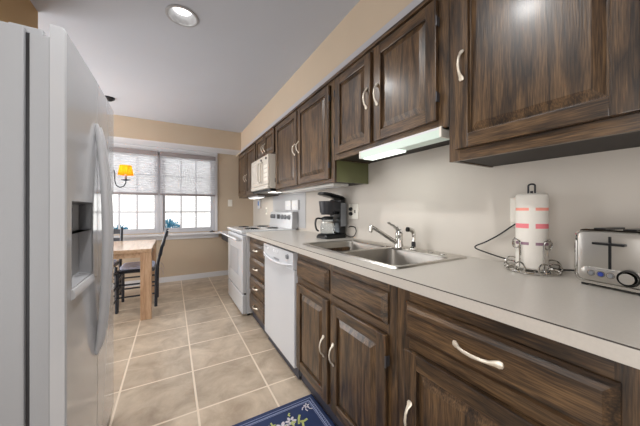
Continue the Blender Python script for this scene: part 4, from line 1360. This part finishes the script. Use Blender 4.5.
def cushion(loc, rz, label):
    o = thing('seat_cushion', label, 'cushion', loc, rz, group='blue cushions on the dining chairs')
    mb = MB()
    rings = []
    for i, z, r_ in ((0.012, 0.0, 0.05), (0.0, 0.010, 0.06), (0.0, 0.028, 0.06), (0.014, 0.040, 0.05), (0.05, 0.046, 0.04)):
        rings.append([(a, b, z) for a, b in rrect(-0.165 + i, 0.165 - i, -0.165 + i, 0.175 - i, r_)])
    mb.loft(rings)
    mb.build('pad', M_cush, o)
    for s in (-1, 1):
        MB().tube(spline([(s * 0.15, -0.155, 0.012), (s * 0.165, -0.215, 0.006), (s * 0.15, -0.25, -0.03), (s * 0.17, -0.262, -0.09)], 5), 0.008, 6, flat=(0.35, 1.0)).build('tie', M_cush2, o)
    return o


CA = (-0.355, 3.885, 0)
CB = (-0.735, 3.465, 0)
CC = (-0.805, 4.255, 0)
chair(CA, R(90), 'navy ladder-back chair with its back to the aisle, tucked in at the table end')
chair(CB, R(0), 'dark chair beside the refrigerator, at the near side of the table')
chair(CC, R(180), 'dark chair on the far side of the table, its back against the window')
cushion((CA[0], CA[1], 0.4625), R(90), 'pale blue cushion with loose ties on the chair at the table end')
cushion((CB[0], CB[1], 0.4625), R(0), 'pale blue cushion on the chair beside the refrigerator')
cushion((CC[0], CC[1], 0.4625), R(180), 'blue cushion on the chair with its back to the window')

# ------------------------------------------------------------------ kitchen mat
MX0, MX1, MY0, MY1 = 0.215, 0.764, 0.50, 1.437
o = thing('floor_mat', 'navy floral kitchen mat on the tile in front of the sink cabinet', 'floor mat', ((MX0 + MX1) / 2, (MY0 + MY1) / 2, 0))
hx, hy = (MX1 - MX0) / 2, (MY1 - MY0) / 2
M_matblue = mat('navy_mat', srgb(32, 50, 90), 0.75, var=0.15, vscale=9, bump=0.1)
M_matdark = mat('navy_mat_rim', srgb(30, 44, 84), 0.75)
M_matline = mat('mat_line_print', srgb(150, 160, 190), 0.8)
M_petal = mat('mat_petal_print', srgb(206, 200, 206), 0.8)
M_leaf = mat('mat_leaf_print', srgb(176, 184, 112), 0.8)
mb = MB(); mb.loft([[(a, b, z) for a, b in rrect(-hx + i, hx - i, -hy + i, hy - i, 0.008)] for i, z in ((0, 0.0), (0, 0.007), (0.004, 0.010))])
mb.build('pad', M_matblue, o)
mb = MB()


def ribbon(mb, pts, w_, z=0.0100, mi=0):
    P_ = [Vector((p[0], p[1], 0)) for p in pts]
    bm = mb.bm
    L_ = []
    for i, p in enumerate(P_):
        t = (P_[min(i + 1, len(P_) - 1)] - P_[max(i - 1, 0)]).normalized()
        n = Vector((-t.y, t.x, 0)) * w_ / 2
        L_.append((p + n, p - n))
    mb.loft([[(a.x, a.y, z), (b.x, b.y, z), (b.x, b.y, z + 0.0006), (a.x, a.y, z + 0.0006)] for a, b in L_], mi)


for ins, w_ in ((0.028, 0.003), (0.044, 0.0045), (0.052, 0.002)):
    x, y = hx - ins, hy - ins
    for a, b in (((-x, y), (x, y)), ((x, y), (x, -y)), ((x, -y), (-x, -y)), ((-x, -y), (-x, y))):
        ribbon(mb, [a, b], w_)
rnd = random.Random(2)
for i in range(60):
    a = -hy + 0.05 + i * (2 * hy - 0.1) / 60
    for s in (-1, 1):
        ribbon(mb, [(s * (hx - 0.036) - 0.004, a), (s * (hx - 0.036) + 0.004, a + 0.006)], 0.0025)
mb.build('border_print', M_matline, o)


def blossom(mb, cx, cy, r_, n=6, a0=0.0, z=0.0101):
    for k in range(n):
        a = a0 + 2 * PI * k / n
        pts = [(cx + r_ * (0.25 + 0.75 * t) * math.cos(a + 0.25 * math.sin(t * 3)), cy + r_ * (0.25 + 0.75 * t) * math.sin(a + 0.25 * math.sin(t * 3))) for t in (0, .33, .66, 1)]
        c_ = [(sum(p[0] for p in pts) / 4), (sum(p[1] for p in pts) / 4)]
        ring = []
        for j in range(10):
            b = 2 * PI * j / 10
            u, v = 0.42 * r_ * math.cos(b), 0.24 * r_ * math.sin(b)
            ring.append((c_[0] + u * math.cos(a) - v * math.sin(a), c_[1] + u * math.sin(a) + v * math.cos(a)))
        mb.loft([[(p, q, z) for p, q in ring], [(p, q, z + 0.0006) for p, q in ring]])


mb = MB()
fl = [(0.02, 0.315, 0.040), (0.075, 0.335, 0.030), (-0.045, 0.33, 0.034), (-0.11, 0.29, 0.04), (0.06, 0.26, 0.035), (0.12, 0.20, 0.04), (-0.08, 0.2, 0.04), (0.0, 0.1, 0.05), (0.1, 0.02, 0.04), (-0.1, -0.05, 0.045), (0.05, -0.15, 0.05), (-0.05, -0.27, 0.045)]
for i, (a, b, r_) in enumerate(fl):
    blossom(mb, a, b, r_, 6, i * 0.7)
for sx in (-1, 1):
    for sy in (-1, 1):
        cx, cy = sx * (hx - 0.075), sy * (hy - 0.075)
        blossom(mb, cx, cy, 0.018, 5)
        for k in range(3):
            a = math.atan2(-sy, -sx) + (k - 1) * 0.8
            ribbon(mb, [(cx + 0.012 * math.cos(a), cy + 0.012 * math.sin(a)), (cx + 0.03 * math.cos(a + 0.2), cy + 0.03 * math.sin(a + 0.2)), (cx + 0.042 * math.cos(a + 0.5), cy + 0.042 * math.sin(a + 0.5))], 0.005, 0.0101)
for i, (a, b, r_) in enumerate(fl):
    for k in range(2):
        t = i * 1.3 + k * 2.2
        ribbon(mb, [(a + r_ * 1.15 * math.cos(t), b + r_ * 1.15 * math.sin(t)), (a + r_ * 1.5 * math.cos(t + .2), b + r_ * 1.5 * math.sin(t + .2)), (a + r_ * 1.9 * math.cos(t), b + r_ * 1.9 * math.sin(t))], 0.009, 0.0102, 1)
for pts in ([(0.105, 0.295), (0.12, 0.33), (0.135, 0.35)], [(0.11, 0.31), (0.14, 0.30), (0.16, 0.305)], [(0.12, 0.27), (0.128, 0.30)]):
    ribbon(mb, pts, 0.012, 0.0102, 1)
mb.build('floral_pattern', [M_petal, M_leaf], o)
